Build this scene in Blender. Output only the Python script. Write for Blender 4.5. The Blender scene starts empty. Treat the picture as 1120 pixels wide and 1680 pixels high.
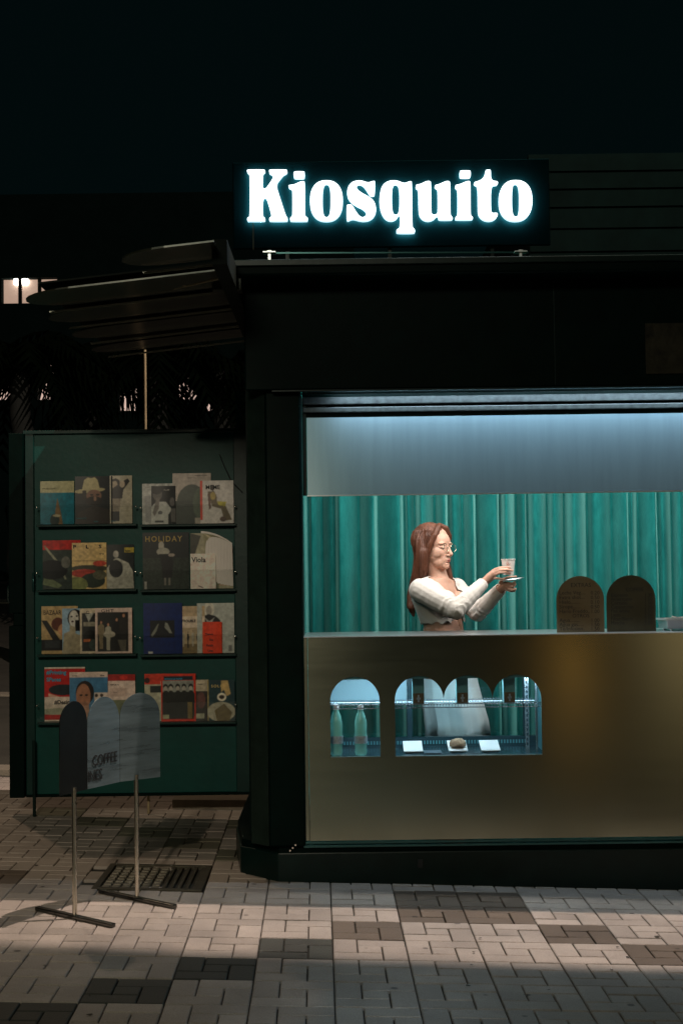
import bpy, bmesh, math, random
import numpy as np
from mathutils import Vector, Matrix
random.seed(7); rng = np.random.RandomState(7)
S = bpy.context.scene
COL = S.collection
rad = math.radians

# ------------------------------------------------------------------ camera
cam = bpy.data.cameras.new('camera'); camo = bpy.data.objects.new('camera', cam); COL.objects.link(camo)
cam.sensor_width = 36; cam.lens = 50; cam.clip_end = 500; cam.clip_start = 0.05
RC = Matrix.Rotation(rad(92.15), 4, 'X') @ Matrix.Rotation(-0.013, 4, 'Z')
camo.matrix_world = Matrix.Translation((0, 0, 1.4)) @ RC
S.camera = camo
FPX = 50 / 36 * 1680
R3 = RC.to_3x3()
TILT = 0.034                                   # the street falls to the right
def ray(px, py): return R3 @ Vector(((px - 560) / FPX, (840 - py) / FPX, -1))
def P(px, py, Y):                              # photo pixel -> point at depth Y
    d = ray(px, py); return Vector((0, 0, 1.4)) + d * (Y / d.y)
def gz(x, y=0.0): return -TILT * x

# ------------------------------------------------------------------ world, lamps, exposure
W = bpy.data.worlds.new('World'); S.world = W; W.use_nodes = True
nt = W.node_tree; bg = nt.nodes['Background']
sky = nt.nodes.new('ShaderNodeTexSky'); sky.sky_type = 'NISHITA'; sky.sun_disc = False
sky.sun_elevation = rad(-4.5); sky.sun_rotation = rad(150)
mixw = nt.nodes.new('ShaderNodeMixRGB'); mixw.blend_type = 'MIX'; mixw.inputs[0].default_value = 1.0
mixw.inputs[2].default_value = (0.0007, 0.0029, 0.0031, 1)
nt.links.new(sky.outputs[0], mixw.inputs[1]); nt.links.new(mixw.outputs[0], bg.inputs[0])
bg.inputs[1].default_value = 1.0
S.view_settings.view_transform = 'Standard'; S.view_settings.look = 'None'
S.view_settings.exposure = 0; S.view_settings.gamma = 1
S.cycles.use_denoising = True
S.cycles.max_bounces = 8; S.cycles.transparent_max_bounces = 12
S.cycles.sample_clamp_indirect = 4; S.cycles.caustics_reflective = False; S.cycles.caustics_refractive = False

def lamp(name, kind, loc, energy, color, aim=None, **kw):
    l = bpy.data.lights.new(name, kind); l.energy = energy; l.color = color
    for k, v in kw.items(): setattr(l, k, v)
    o = bpy.data.objects.new(name, l); COL.objects.link(o); o.location = loc
    if aim is not None:
        z = (Vector(loc) - Vector(aim)).normalized(); x = Vector((1, 0, 0)); y = z.cross(x).normalized(); x = y.cross(z)
        o.matrix_world = Matrix.Translation(loc) @ Matrix((x, y, z)).transposed().to_4x4()
    return o
WARM = (1.0, 0.74, 0.55)
# street lamp standing behind the photographer, right
lamp('street_lamp_light_front', 'SPOT', (-1.1, -4.0, 4.8), 820, (1.0, 0.82, 0.62), (-1.62, 7.2, 0.7), spot_size=rad(19), spot_blend=.5, shadow_soft_size=.09)
lamp('street_lamp_light_right', 'SPOT', (1.6, -3.0, 4.1), 90, (1.0, 0.78, 0.50), (-1.35, 6.0, 0.0), spot_size=rad(24), spot_blend=.9, shadow_soft_size=.09)
lamp('ambient_fill', 'AREA', (-2.2, -6.0, 6.2), 195, (1.0, 1.0, .78), (-2.2, 6.5, .8), shape='RECTANGLE', size=3.0, size_y=1.5)  # added soft fill that lifts the dark fronts and the magazines
lamp('foreground_fill', 'SPOT', (0.3, 0.6, 5.2), 10, (.92, 1.0, .80), (0.1, 3.7, 0), spot_size=rad(50), spot_blend=.5, shadow_soft_size=.3)  # added fill to brighten the near pavement
lamp('cool_ground_fill', 'SPOT', (1.2, 1.2, 3.4), 150, (.50, .75, 1.0), (0.12, 4.25, 0), spot_size=rad(16), spot_blend=1, shadow_soft_size=.2)  # added cool spot for the bluish patch on the near pavement
# cut-off luminaire high above the kiosk: lights the band of pavement in front of the eave
lamp('street_lamp_light_over', 'SPOT', (1.40, 6.38, 6.6), 1800, (1.0, 0.80, 0.69),
     (1.40, 6.38 + math.sin(rad(63.1)) * 5, 6.6 - math.cos(rad(63.1)) * 5), spot_size=rad(150), spot_blend=.035, shadow_soft_size=.02)
# lamp behind the kiosk on the left
lamp('street_lamp_light_back', 'SPOT', (-2.9, 9.8, 6.2), 210, (1.0, 0.72, 0.5), (-1.0, 5.6, 0), spot_size=rad(60), spot_blend=.5, shadow_soft_size=.05)
# light strips inside the kiosk (behind the shutter), in its head and in the fridge
lamp('counter_light', 'AREA', (.98, 6.485, 1.93), 17, (1.0, .975, .93), (.98, 7.10, 1.35), shape='RECTANGLE', size=2.3, size_y=.07)
lamp('ceiling_light', 'AREA', (1.0, 6.85, 2.44), 19, (1.0, .98, .95), (1.0, 6.90, 0.0), shape='RECTANGLE', size=2.1, size_y=.6)
lamp('shutter_light', 'AREA', (1.10, 6.335, 2.19), 13, (.60, .80, 1.0), (1.10, 6.40, 1.5), shape='RECTANGLE', size=2.25, size_y=.02)
lamp('fridge_light', 'AREA', (0.42, 6.52, 0.888), 9, (.60, .86, 1.0), (0.42, 6.74, 0.5), shape='RECTANGLE', size=.95, size_y=.14)
# warm lights across the street, mirrored by the steel front
lamp('street_light_low', 'POINT', (2.72, -4.4, 0.20), 5, (1.0, .50, .12), shadow_soft_size=.12)
lamp('street_light_far', 'POINT', (5.6, -9.0, -.4 + 1.0), 40, (1.0, .72, .40), shadow_soft_size=1.0)

# ------------------------------------------------------------------ materials
def srgb(r, g, b):
    f = lambda c: ((c / 255 + .055) / 1.055) ** 2.4 if c > 10 else c / 255 / 12.92
    return (f(r), f(g), f(b))
def mat(name, col, rough=.5, metal=0, spec=.5, var=0.0, vscale=8, bump=0.0, bscale=60, emit=0, ecol=None, trans=0, stretch=None, rvar=0.0, alpha=1, sheen=0, ior=1.45, coat=0):
    m = bpy.data.materials.new(name); m.use_nodes = True; n = m.node_tree; b = n.nodes['Principled BSDF']
    b.inputs['Base Color'].default_value = (*col, 1); b.inputs['Roughness'].default_value = rough
    b.inputs['Metallic'].default_value = metal; b.inputs['Specular IOR Level'].default_value = spec
    b.inputs['Transmission Weight'].default_value = trans; b.inputs['IOR'].default_value = ior
    b.inputs['Coat Weight'].default_value = coat
    if sheen: b.inputs['Sheen Weight'].default_value = sheen; b.inputs['Sheen Roughness'].default_value = .4
    if emit:
        b.inputs['Emission Color'].default_value = (*(ecol or col), 1); b.inputs['Emission Strength'].default_value = emit
    if var or bump or rvar:
        tc = n.nodes.new('ShaderNodeTexCoord'); mp = n.nodes.new('ShaderNodeMapping'); n.links.new(tc.outputs['Object'], mp.inputs[0])
        if stretch: mp.inputs['Scale'].default_value = stretch
        nz = n.nodes.new('ShaderNodeTexNoise'); nz.inputs['Scale'].default_value = vscale; nz.inputs['Detail'].default_value = 6
        nz.inputs['Roughness'].default_value = .65
        n.links.new(mp.outputs[0], nz.inputs['Vector'])
        if var:
            mr = n.nodes.new('ShaderNodeMapRange'); mr.inputs[1].default_value = .3; mr.inputs[2].default_value = .7
            mr.inputs[3].default_value = 1 - var; mr.inputs[4].default_value = 1 + var
            n.links.new(nz.outputs[0], mr.inputs[0])
            vm = n.nodes.new('ShaderNodeVectorMath'); vm.operation = 'SCALE'; vm.inputs[0].default_value = col
            n.links.new(mr.outputs[0], vm.inputs['Scale']); n.links.new(vm.outputs[0], b.inputs['Base Color'])
        if rvar:
            mr = n.nodes.new('ShaderNodeMapRange'); mr.inputs[1].default_value = .3; mr.inputs[2].default_value = .7
            mr.inputs[3].default_value = max(.02, rough - rvar); mr.inputs[4].default_value = rough + rvar
            n.links.new(nz.outputs[0], mr.inputs[0]); n.links.new(mr.outputs[0], b.inputs['Roughness'])
        if bump:
            nb = n.nodes.new('ShaderNodeTexNoise'); nb.inputs['Scale'].default_value = bscale; nb.inputs['Detail'].default_value = 4
            n.links.new(mp.outputs[0], nb.inputs['Vector'])
            bp = n.nodes.new('ShaderNodeBump'); bp.inputs['Strength'].default_value = bump; bp.inputs['Distance'].default_value = .01
            n.links.new(nb.outputs[0], bp.inputs['Height']); n.links.new(bp.outputs[0], b.inputs['Normal'])
    return m
M = {}
M['steel'] = mat('brushed_steel', (.31, .33, .25), .19, 1, var=.04, vscale=2.6, rvar=.012, stretch=(.6, 1, 9))
def aniso(m, a, r):
    n = m.node_tree; b = n.nodes['Principled BSDF']; b.inputs['Anisotropic'].default_value = a; b.inputs['Anisotropic Rotation'].default_value = r
    t = n.nodes.new('ShaderNodeTangent'); t.direction_type = 'RADIAL'; t.axis = 'Z'; n.links.new(t.outputs[0], b.inputs['Tangent'])
aniso(M['steel'], .65, .25)
M['steel_pale'] = mat('pale_steel', (.72, .74, .76), .30, 1, var=.05, bump=.03, bscale=60)
M['shutter'] = mat('shutter_steel', (.24, .35, .39), .34, .5, var=.06, vscale=4, stretch=(6, 1, .5)); aniso(M['shutter'], .6, .25)
M['slat'] = mat('grimy_slat', (.030, .036, .033), .5, .2, var=.5, vscale=40, rvar=.1)
M['counter'] = mat('counter_steel', (.75, .78, .8), .28, 1, var=.05, bump=.02)
M['chrome'] = mat('chrome', (.7, .66, .55), .22, 1, var=.1, vscale=20)
M['foot'] = mat('foot_metal', (.12, .12, .11), .25, 1, var=.2, vscale=30)
M['board'] = mat('board_steel', (.15, .20, .215), .32, .5, var=.30, vscale=3, rvar=.10, bump=.04, bscale=30, stretch=(1.2, 1.2, 12))
M['board_dark'] = mat('board_dark_steel', (.035, .04, .04), .38, .8, var=.2, vscale=6)
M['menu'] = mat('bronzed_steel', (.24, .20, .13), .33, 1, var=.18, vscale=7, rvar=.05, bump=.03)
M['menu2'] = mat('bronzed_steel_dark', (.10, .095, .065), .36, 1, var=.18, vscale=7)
M['black'] = mat('black_green_paint', (.0006, .0060, .0046), .45, 0, .05, var=.3, vscale=9, bump=.08, bscale=14)
M['black2'] = mat('black_frame_paint', (.003, .013, .011), .32, 0, .25, var=.25, vscale=14, bump=.05, bscale=25)
M['trim'] = mat('teal_trim', (.03, .10, .10), .22, .6, .6)
M['side'] = mat('grey_side_panel', (.009, .018, .014), .5, 0, .2, var=.3, vscale=14, bump=.1, bscale=30)
M['teal'] = mat('teal_board_paint', (.0015, .050, .042), .42, 0, .25, var=.18, vscale=5, bump=.06, bscale=40)
M['teal_dark'] = mat('dark_teal_paint', (.0012, .024, .020), .4, 0, .3, var=.2, vscale=7, bump=.06, bscale=30)
M['halo_catch'] = mat('halo_catcher_paint', (.0012, .0062, .0070), .6, 0, 0)  # for the panel added to catch the letter glow
M['letter'] = mat('lit_letter', (.9, .97, 1), .4, emit=2.6, ecol=(.84, .96, 1.0))
M['letter_side'] = mat('lit_letter_side', (.9, .97, 1), .4, emit=1.3, ecol=(.62, .90, 1.0))
M['letter_back'] = mat('lit_letter_back', (.9, .97, 1), .4, emit=60, ecol=(.45, .85, 1.0))
M['skin'] = mat('skin', (.60, .34, .245), .5, 0, .35, var=.06, vscale=25, bump=.03, bscale=120)
M['skin'].node_tree.nodes['Principled BSDF'].inputs['Subsurface Weight'].default_value = .12
M['skin'].node_tree.nodes['Principled BSDF'].inputs['Subsurface Radius'].default_value = (.012, .005, .003)
M['lip'] = mat('lips', (.50, .14, .12), .35)
M['brow'] = mat('brow_hair', (.10, .045, .022), .7)
M['hair'] = mat('auburn_hair', (.105, .034, .015), .55, 0, .5, var=.45, vscale=22, bump=.6, bscale=55, stretch=(1, 1, .10))
M['knit'] = mat('cream_knit', (.68, .62, .56), .85, 0, .2, var=.04, vscale=30, bump=.12, bscale=110, sheen=.3)
M['knit'].node_tree.nodes['Noise Texture.001'].inputs['Scale'].default_value = 90
M['skirt'] = mat('white_cloth', (.82, .80, .80), .85, 0, .2, var=.05, vscale=12, bump=.2, bscale=40)
M['ribbon'] = mat('brown_ribbon', (.30, .15, .07), .7)
M['gold'] = mat('thin_gold', (.85, .7, .5), .25, 1)
M['paper'] = mat('paper_white', (.80, .74, .68), .6, var=.05)
M['plate'] = mat('white_plate', (.85, .85, .85), .3)
M['cookie'] = mat('cookie', (.36, .23, .14), .85, var=.4, vscale=60, bump=.6, bscale=80)
M['ink'] = mat('black_ink', (.012, .012, .012), .6)
M['cable'] = mat('black_rubber', (.01, .012, .012), .6)
M['wire'] = mat('shelf_wire', (.62, .70, .76), .25, .9)
M['fridge'] = mat('fridge_liner', (.06, .20, .23), .35, 0, .5, var=.1)
M['fridge_floor'] = mat('fridge_floor', (.02, .045, .055), .25, 0, .5, var=.2)
M['lit_patch'] = mat('fascia_lit_patch', (.022, .019, .011), .6, .1, .2, var=.55, vscale=16, bump=.3, bscale=30)  # brownish tone imitates warm light falling on the fascia
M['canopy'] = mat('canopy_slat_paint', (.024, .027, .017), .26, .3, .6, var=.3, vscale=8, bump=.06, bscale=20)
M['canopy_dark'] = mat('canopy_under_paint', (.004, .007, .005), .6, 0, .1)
M['pole_brass'] = mat('pole_paint', (.40, .32, .19), .35, .3, var=.15, vscale=10)
M['asphalt'] = mat('asphalt', (.055, .052, .04), .85, var=.25, vscale=3, bump=.4, bscale=120)
M['kerb'] = mat('kerb_stone', (.24, .21, .16), .8, var=.25, vscale=6, bump=.3, bscale=60)
M['wall'] = mat('far_wall', (.005, .013, .0115), .85, 0, .04, var=.2, vscale=2)
M['boards'] = mat('board_cladding', (.0008, .0034, .0028), .8, 0, .03, var=.3, vscale=3, bump=.2, bscale=20)
M['win'] = mat('lit_window', (.5, .4, .33), .5, emit=.62, ecol=(.60, .40, .30), var=.0)
M['bulb'] = mat('lit_bulb', (1, 1, 1), .5, emit=4.0, ecol=(1, .93, .85))
M['win2'] = mat('lit_shop_window', (.6, .5, .45), .5, emit=.85, ecol=(.72, .50, .42))
M['leaf'] = mat('dark_leaf', (.0015, .003, .0015), .8, 0, .0, var=.4, vscale=9)
M['bark'] = mat('bark', (.008, .010, .008), .9, var=.3, vscale=20, bump=.5)
M['iron'] = mat('cast_iron', (.055, .05, .035), .55, .6, .5, var=.35, vscale=25, bump=.4, bscale=70)
M['iron_worn'] = mat('worn_iron', (.17, .155, .12), .5, .4, .5, var=.35, vscale=25, bump=.4, bscale=70)
M['soil'] = mat('joint_sand', (.028, .028, .022), .95, var=.4, vscale=30, bump=.4, bscale=150)
M['dot'] = mat('screw_metal', (.8, .75, .68), .18, 1)
M['floor_in'] = mat('dark_floor', (.03, .04, .04), .6)
M['wall_in'] = mat('kiosk_liner', (.03, .06, .06), .6)
M['packet'] = mat('dark_packet', (.10, .27, .29), .35, 0, .5)
M['packet_label'] = mat('packet_label', (.12, .09, .05), .5, var=.3, vscale=60)
M['cap'] = mat('bottle_cap', (.85, .86, .9), .35)
M['blabel'] = mat('bottle_label', (.34, .42, .48), .45, var=.35, vscale=90)

def glassy(name, tint, gloss=.10, rough=.03, dens=1.0):
    m = bpy.data.materials.new(name); m.use_nodes = True; n = m.node_tree; n.nodes.clear()
    o = n.nodes.new('ShaderNodeOutputMaterial'); t = n.nodes.new('ShaderNodeBsdfTransparent'); g = n.nodes.new('ShaderNodeBsdfGlossy')
    x = n.nodes.new('ShaderNodeMixShader'); f = n.nodes.new('ShaderNodeFresnel'); f.inputs[0].default_value = 1.45
    t.inputs[0].default_value = (*tint, 1); g.inputs[1].default_value = rough
    a = n.nodes.new('ShaderNodeMath'); a.operation = 'ADD'; a.inputs[1].default_value = gloss - .04; a.use_clamp = True
    n.links.new(f.outputs[0], a.inputs[0]); n.links.new(a.outputs[0], x.inputs[0])
    n.links.new(t.outputs[0], x.inputs[1]); n.links.new(g.outputs[0], x.inputs[2]); n.links.new(x.outputs[0], o.inputs[0])
    return m
M['acrylic'] = glassy('clear_acrylic', (.985, .99, .985), .045)
M['glass'] = glassy('fridge_glass', (.90, .96, .96), .05)
M['lens_'] = glassy('spectacle_lens', (.95, .95, .95), .12)
M['bottle'] = mat('green_bottle_plastic', (.34, .86, .76), .22, 0, .7, alpha=1); M['bottle'].node_tree.nodes['Principled BSDF'].inputs['Alpha'].default_value = .42
M['glass_reflection'] = mat('glass_reflection_panel', (.24, .38, .43), .5)  # pale tone imitates light on the fridge's back glass

def thin(name, k):
    m = bpy.data.materials.new(name); m.use_nodes = True; n = m.node_tree; n.nodes.clear()
    o = n.nodes.new('ShaderNodeOutputMaterial'); t = n.nodes.new('ShaderNodeBsdfTransparent'); g = n.nodes.new('ShaderNodeBsdfGlossy'); g.inputs[1].default_value = .05
    x = n.nodes.new('ShaderNodeMixShader'); x.inputs[0].default_value = k
    n.links.new(t.outputs[0], x.inputs[1]); n.links.new(g.outputs[0], x.inputs[2]); n.links.new(x.outputs[0], o.inputs[0]); return m
M['lens'] = thin('spectacle_lens', .06)
def paver_mat(name, col, spec=.35):
    m = mat(name, col, .62, 0, spec, bump=.35, bscale=170)
    n = m.node_tree; b = n.nodes['Principled BSDF']
    ge = n.nodes.new('ShaderNodeNewGeometry'); nz = n.nodes.new('ShaderNodeTexNoise'); nz.inputs['Scale'].default_value = 1.7; nz.inputs['Detail'].default_value = 8; nz.inputs['Roughness'].default_value = .7
    n.links.new(ge.outputs['Position'], nz.inputs['Vector'])
    n2 = n.nodes.new('ShaderNodeTexNoise'); n2.inputs['Scale'].default_value = 260; n2.inputs['Detail'].default_value = 2
    n.links.new(ge.outputs['Position'], n2.inputs['Vector'])
    oi = n.nodes.new('ShaderNodeObjectInfo')
    m1 = n.nodes.new('ShaderNodeMapRange'); m1.inputs[1].default_value = .3; m1.inputs[2].default_value = .7; m1.inputs[3].default_value = .68; m1.inputs[4].default_value = 1.2
    n.links.new(nz.outputs[0], m1.inputs[0])
    m2 = n.nodes.new('ShaderNodeMapRange'); m2.inputs[1].default_value = .25; m2.inputs[2].default_value = .75; m2.inputs[3].default_value = .78; m2.inputs[4].default_value = 1.22
    n.links.new(n2.outputs[0], m2.inputs[0])
    m3 = n.nodes.new('ShaderNodeMapRange'); m3.inputs[3].default_value = .86; m3.inputs[4].default_value = 1.12
    n.links.new(oi.outputs['Random'], m3.inputs[0])
    a = n.nodes.new('ShaderNodeMath'); a.operation = 'MULTIPLY'; n.links.new(m1.outputs[0], a.inputs[0]); n.links.new(m2.outputs[0], a.inputs[1])
    c = n.nodes.new('ShaderNodeMath'); c.operation = 'MULTIPLY'; n.links.new(a.outputs[0], c.inputs[0]); n.links.new(m3.outputs[0], c.inputs[1])
    v = n.nodes.new('ShaderNodeVectorMath'); v.operation = 'SCALE'; v.inputs[0].default_value = col
    vo = n.nodes.new('ShaderNodeTexVoronoi'); vo.inputs['Scale'].default_value = 5.5; n.links.new(ge.outputs['Position'], vo.inputs['Vector'])
    ms = n.nodes.new('ShaderNodeMapRange'); ms.inputs[1].default_value = .055; ms.inputs[2].default_value = .085; ms.inputs[3].default_value = .35; ms.inputs[4].default_value = 1
    n.links.new(vo.outputs['Distance'], ms.inputs[0]); c0 = c; c = n.nodes.new('ShaderNodeMath'); c.operation = 'MULTIPLY'; n.links.new(c0.outputs[0], c.inputs[0]); n.links.new(ms.outputs[0], c.inputs[1])
    n.links.new(c.outputs[0], v.inputs['Scale']); n.links.new(v.outputs[0], b.inputs['Base Color'])
    m4 = n.nodes.new('ShaderNodeMapRange'); m4.inputs[3].default_value = .38; m4.inputs[4].default_value = .75
    n.links.new(nz.outputs[0], m4.inputs[0]); n.links.new(m4.outputs[0], b.inputs['Roughness'])
    return m
M['paver'] = paver_mat('paver_pale', (.35, .305, .265))
M['paver_brown'] = paver_mat('paver_brown', (.115, .090, .068))
M['paver_olive'] = paver_mat('paver_olive', (.155, .145, .105))
M['paver_dark'] = paver_mat('paver_charcoal', (.048, .050, .042))
def curtain_mat():
    m = mat('teal_velvet', (.01, .16, .125), .85, 0, .12, sheen=.8, bump=.12, bscale=90)
    n = m.node_tree; b = n.nodes['Principled BSDF']
    tc = n.nodes.new('ShaderNodeTexCoord'); nz = n.nodes.new('ShaderNodeTexNoise'); nz.inputs['Scale'].default_value = 9; nz.inputs['Detail'].default_value = 9; nz.inputs['Roughness'].default_value = .75
    mp = n.nodes.new('ShaderNodeMapping'); mp.inputs['Scale'].default_value = (2.2, 1, .55); n.links.new(tc.outputs['Object'], mp.inputs[0]); n.links.new(mp.outputs[0], nz.inputs['Vector'])
    cr = n.nodes.new('ShaderNodeValToRGB'); cr.color_ramp.elements[0].position = .32; cr.color_ramp.elements[0].color = (.001, .098, .092, 1)
    cr.color_ramp.elements[1].position = .72; cr.color_ramp.elements[1].color = (.014, .195, .178, 1)
    n.links.new(nz.outputs[0], cr.inputs[0]); n.links.new(cr.outputs[0], b.inputs['Base Color'])
    b.inputs['Sheen Tint'].default_value = (.4, 1, .9, 1)
    return m
M['curtain'] = curtain_mat()
def vcol_mat():
    m = bpy.data.materials.new('printed_cover'); m.use_nodes = True; n = m.node_tree; b = n.nodes['Principled BSDF']
    a = n.nodes.new('ShaderNodeAttribute'); a.attribute_name = 'print'; n.links.new(a.outputs['Color'], b.inputs['Base Color'])
    b.inputs['Roughness'].default_value = .32; b.inputs['Specular IOR Level'].default_value = .4
    return m
M['cover'] = vcol_mat()

# ------------------------------------------------------------------ object helpers
def tag(o, label=None, cat=None, group=None, kind=None):
    if label: o['label'] = label
    if cat: o['category'] = cat
    if group: o['group'] = group
    if kind: o['kind'] = kind
    return o
def empty(name, loc=(0, 0, 0), **kw):
    o = bpy.data.objects.new(name, None); COL.objects.link(o); o.location = loc; o.empty_display_size = .05
    return tag(o, **kw)
def link(name, me, mats=(), parent=None, smooth=False, **kw):
    me.name = name; o = bpy.data.objects.new(name, me); COL.objects.link(o)
    for m in (mats if isinstance(mats, (list, tuple)) else [mats]): me.materials.append(m)
    if smooth:
        me.polygons.foreach_set('use_smooth', [True] * len(me.polygons)); me.set_sharp_from_angle(angle=rad(55))
    if parent is not None:
        o.parent = parent
        p = parent; t = Vector((0, 0, 0))
        while p is not None: t += Vector(p.location); p = p.parent
        o.location = -t                        # meshes are written in world coordinates
    return tag(o, **kw)
class MB:
    def __init__(s): s.v = []; s.f = []; s.mi = []
    def add(s, v, f, mi=0):
        k = len(s.v); s.v += [tuple(p) for p in v]; s.f += [tuple(i + k for i in q) for q in f]; s.mi += [mi] * len(f)
    def box(s, a, b, mi=0, M4=None):
        x0, y0, z0 = a; x1, y1, z1 = b
        v = [Vector(p) for p in ((x0, y0, z0), (x1, y0, z0), (x1, y1, z0), (x0, y1, z0), (x0, y0, z1), (x1, y0, z1), (x1, y1, z1), (x0, y1, z1))]
        if M4 is not None: v = [M4 @ p for p in v]
        s.add(v, [(0, 3, 2, 1), (4, 5, 6, 7), (0, 1, 5, 4), (1, 2, 6, 5), (2, 3, 7, 6), (3, 0, 4, 7)], mi)
    def bar(s, a, b, w, h, mi=0, up=(0, 0, 1)):
        a, b = Vector(a), Vector(b); d = b - a; L = d.length; d.normalize(); u = Vector(up)
        x = d.cross(u)
        if x.length < 1e-4: x = Vector((1, 0, 0))
        x.normalize(); z = x.cross(d)
        m = Matrix(((x.x, d.x, z.x, a.x), (x.y, d.y, z.y, a.y), (x.z, d.z, z.z, a.z), (0, 0, 0, 1)))
        s.box((-w / 2, 0, -h / 2), (w / 2, L, h / 2), mi, m)
    def tube(s, pts, r, n=8, mi=0, caps=True):
        pts = [Vector(p) for p in pts]; rs = r if isinstance(r, (list, tuple)) else [r] * len(pts)
        k = len(s.v); ref = None
        for i, p in enumerate(pts):
            d = (pts[min(i + 1, len(pts) - 1)] - pts[max(i - 1, 0)]).normalized()
            if ref is None: ref = Vector((0, 0, 1)) if abs(d.z) < .9 else Vector((1, 0, 0))
            x = d.cross(ref).normalized(); y = x.cross(d).normalized(); ref = y
            for j in range(n):
                t = 2 * math.pi * j / n; s.v.append(tuple(p + (x * math.cos(t) + y * math.sin(t)) * rs[i]))
        for i in range(len(pts) - 1):
            for j in range(n):
                s.f.append((k + i * n + j, k + i * n + (j + 1) % n, k + (i + 1) * n + (j + 1) % n, k + (i + 1) * n + j)); s.mi.append(mi)
        if caps:
            s.f.append(tuple(k + j for j in range(n))); s.mi.append(mi)
            s.f.append(tuple(k + (len(pts) - 1) * n + j for j in reversed(range(n)))); s.mi.append(mi)
    def lathe(s, prof, c, n=24, mi=0, caps=True, ax=None):
        k = len(s.v); c = Vector(c)
        for r, z in prof:
            for j in range(n):
                t = 2 * math.pi * j / n; p = Vector((r * math.cos(t), r * math.sin(t), z))
                if ax is not None: p = ax @ p
                s.v.append(tuple(c + p))
        for i in range(len(prof) - 1):
            for j in range(n):
                s.f.append((k + i * n + j, k + i * n + (j + 1) % n, k + (i + 1) * n + (j + 1) % n, k + (i + 1) * n + j)); s.mi.append(mi)
        if caps:
            s.f.append(tuple(k + j for j in reversed(range(n)))); s.mi.append(mi)
            s.f.append(tuple(k + (len(prof) - 1) * n + j for j in range(n))); s.mi.append(mi)
    def prism(s, plan, z0, z1, mi=0):
        n = len(plan); v = [(x, y, z0) for x, y in plan] + [(x, y, z1) for x, y in plan]
        s.add(v, [tuple(reversed(range(n))), tuple(range(n, 2 * n))] + [(i, (i + 1) % n, (i + 1) % n + n, i + n) for i in range(n)], mi)
    def mesh(s):
        me = bpy.data.meshes.new('m'); me.from_pydata(s.v, [], s.f); me.polygons.foreach_set('material_index', s.mi); me.update()
        return me
    def build(s, name, mats, parent=None, smooth=False, bevel=0, **kw):
        o = link(name, s.mesh(), mats, parent, smooth, **kw)
        if bevel:
            b = o.modifiers.new('bevel', 'BEVEL'); b.width = bevel; b.segments = 2; b.limit_method = 'ANGLE'; b.angle_limit = rad(40)
        return o
def one(fn, name, mats, parent=None, **kw):
    m = MB(); fn(m); return m.build(name, mats, parent, **kw)
def mesh_of(o, remove=True):
    dg = bpy.context.evaluated_depsgraph_get(); dg.update()
    me = bpy.data.meshes.new_from_object(o.evaluated_get(dg))
    if remove: bpy.data.objects.remove(o)
    return me
def plate(loops, thick, bevel=0, offset=0):
    """2D outlines (x,z) with holes -> solid plate mesh in the XZ plane, front face at y=0"""
    cu = bpy.data.curves.new('c', 'CURVE'); cu.dimensions = '2D'; cu.fill_mode = 'BOTH'; cu.extrude = thick / 2
    cu.bevel_depth = bevel; cu.offset = offset; cu.bevel_resolution = 1
    for lp in loops:
        sp = cu.splines.new('POLY'); sp.points.add(len(lp) - 1)
        for p, (x, z) in zip(sp.points, lp): p.co = (x, z, 0, 1)
        sp.use_cyclic_u = True
    o = bpy.data.objects.new('c', cu); COL.objects.link(o); me = mesh_of(o)
    me.transform(Matrix.Translation((0, thick / 2, 0)) @ Matrix.Rotation(rad(90), 4, 'X'))
    return me
def text(name, body, size, M4, m, parent, sx=1.0, thick=.0003, off=0.0, align='LEFT', spacing=1.0, **kw):
    cu = bpy.data.curves.new('t', 'FONT'); cu.body = body; cu.size = size; cu.extrude = thick / 2; cu.offset = off; cu.align_x = align; cu.space_character = spacing
    cu.resolution_u = 3
    o = bpy.data.objects.new('t', cu); COL.objects.link(o); me = mesh_of(o)
    me.transform(M4 @ Matrix.Rotation(rad(90), 4, 'X') @ Matrix.Scale(sx, 4, (1, 0, 0)))
    return link(name, me, m, parent, **kw)
def smooth_loop(pts, it=2):
    for _ in range(it):
        q = []
        for i in range(len(pts)):
            a, b = pts[i], pts[(i + 1) % len(pts)]
            q += [(a[0] * .75 + b[0] * .25, a[1] * .75 + b[1] * .25), (a[0] * .25 + b[0] * .75, a[1] * .25 + b[1] * .75)]
        pts = q
    return pts

# ================================================================== GROUND
U0, V0, PU, PV, SK = 0.035, 5.659, 0.270, 0.273, 0.0167
def uv2xy(u, v):
    d = 1 + SK * SK; x = (u - SK * v) / d; y = (v + SK * u) / d; return x, y
one(lambda m: m.add([(-60, -40, gz(-60) - .05), (60, -40, gz(60) - .05), (60, 90, gz(60) - .05), (-60, 90, gz(-60) - .05)], [(0, 1, 2, 3)]), 'ground', M['soil'], kind='structure')
pavement = one(lambda m: m.add([(-2.6, -2.5, gz(-2.6) - .012), (5, -2.5, gz(5) - .012), (5, 9.2, gz(5) - .012), (-2.6, 9.2, gz(-2.6) - .012)], [(0, 1, 2, 3)]), 'pavement', M['soil'], kind='structure')
RX, RY0, RY1 = -60, 9.2, 42
RS = .055
one(lambda m: m.add([(RX, RY0, gz(RX) - .006), (30, RY0, gz(30) - .006), (30, RY1, gz(30) + RS * (RY1 - RY0)), (RX, RY1, gz(RX) + RS * (RY1 - RY0))], [(0, 1, 2, 3)]), 'road', M['asphalt'], kind='structure')
def roadz(x, y): return gz(x) + RS * (y - RY0)
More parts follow.
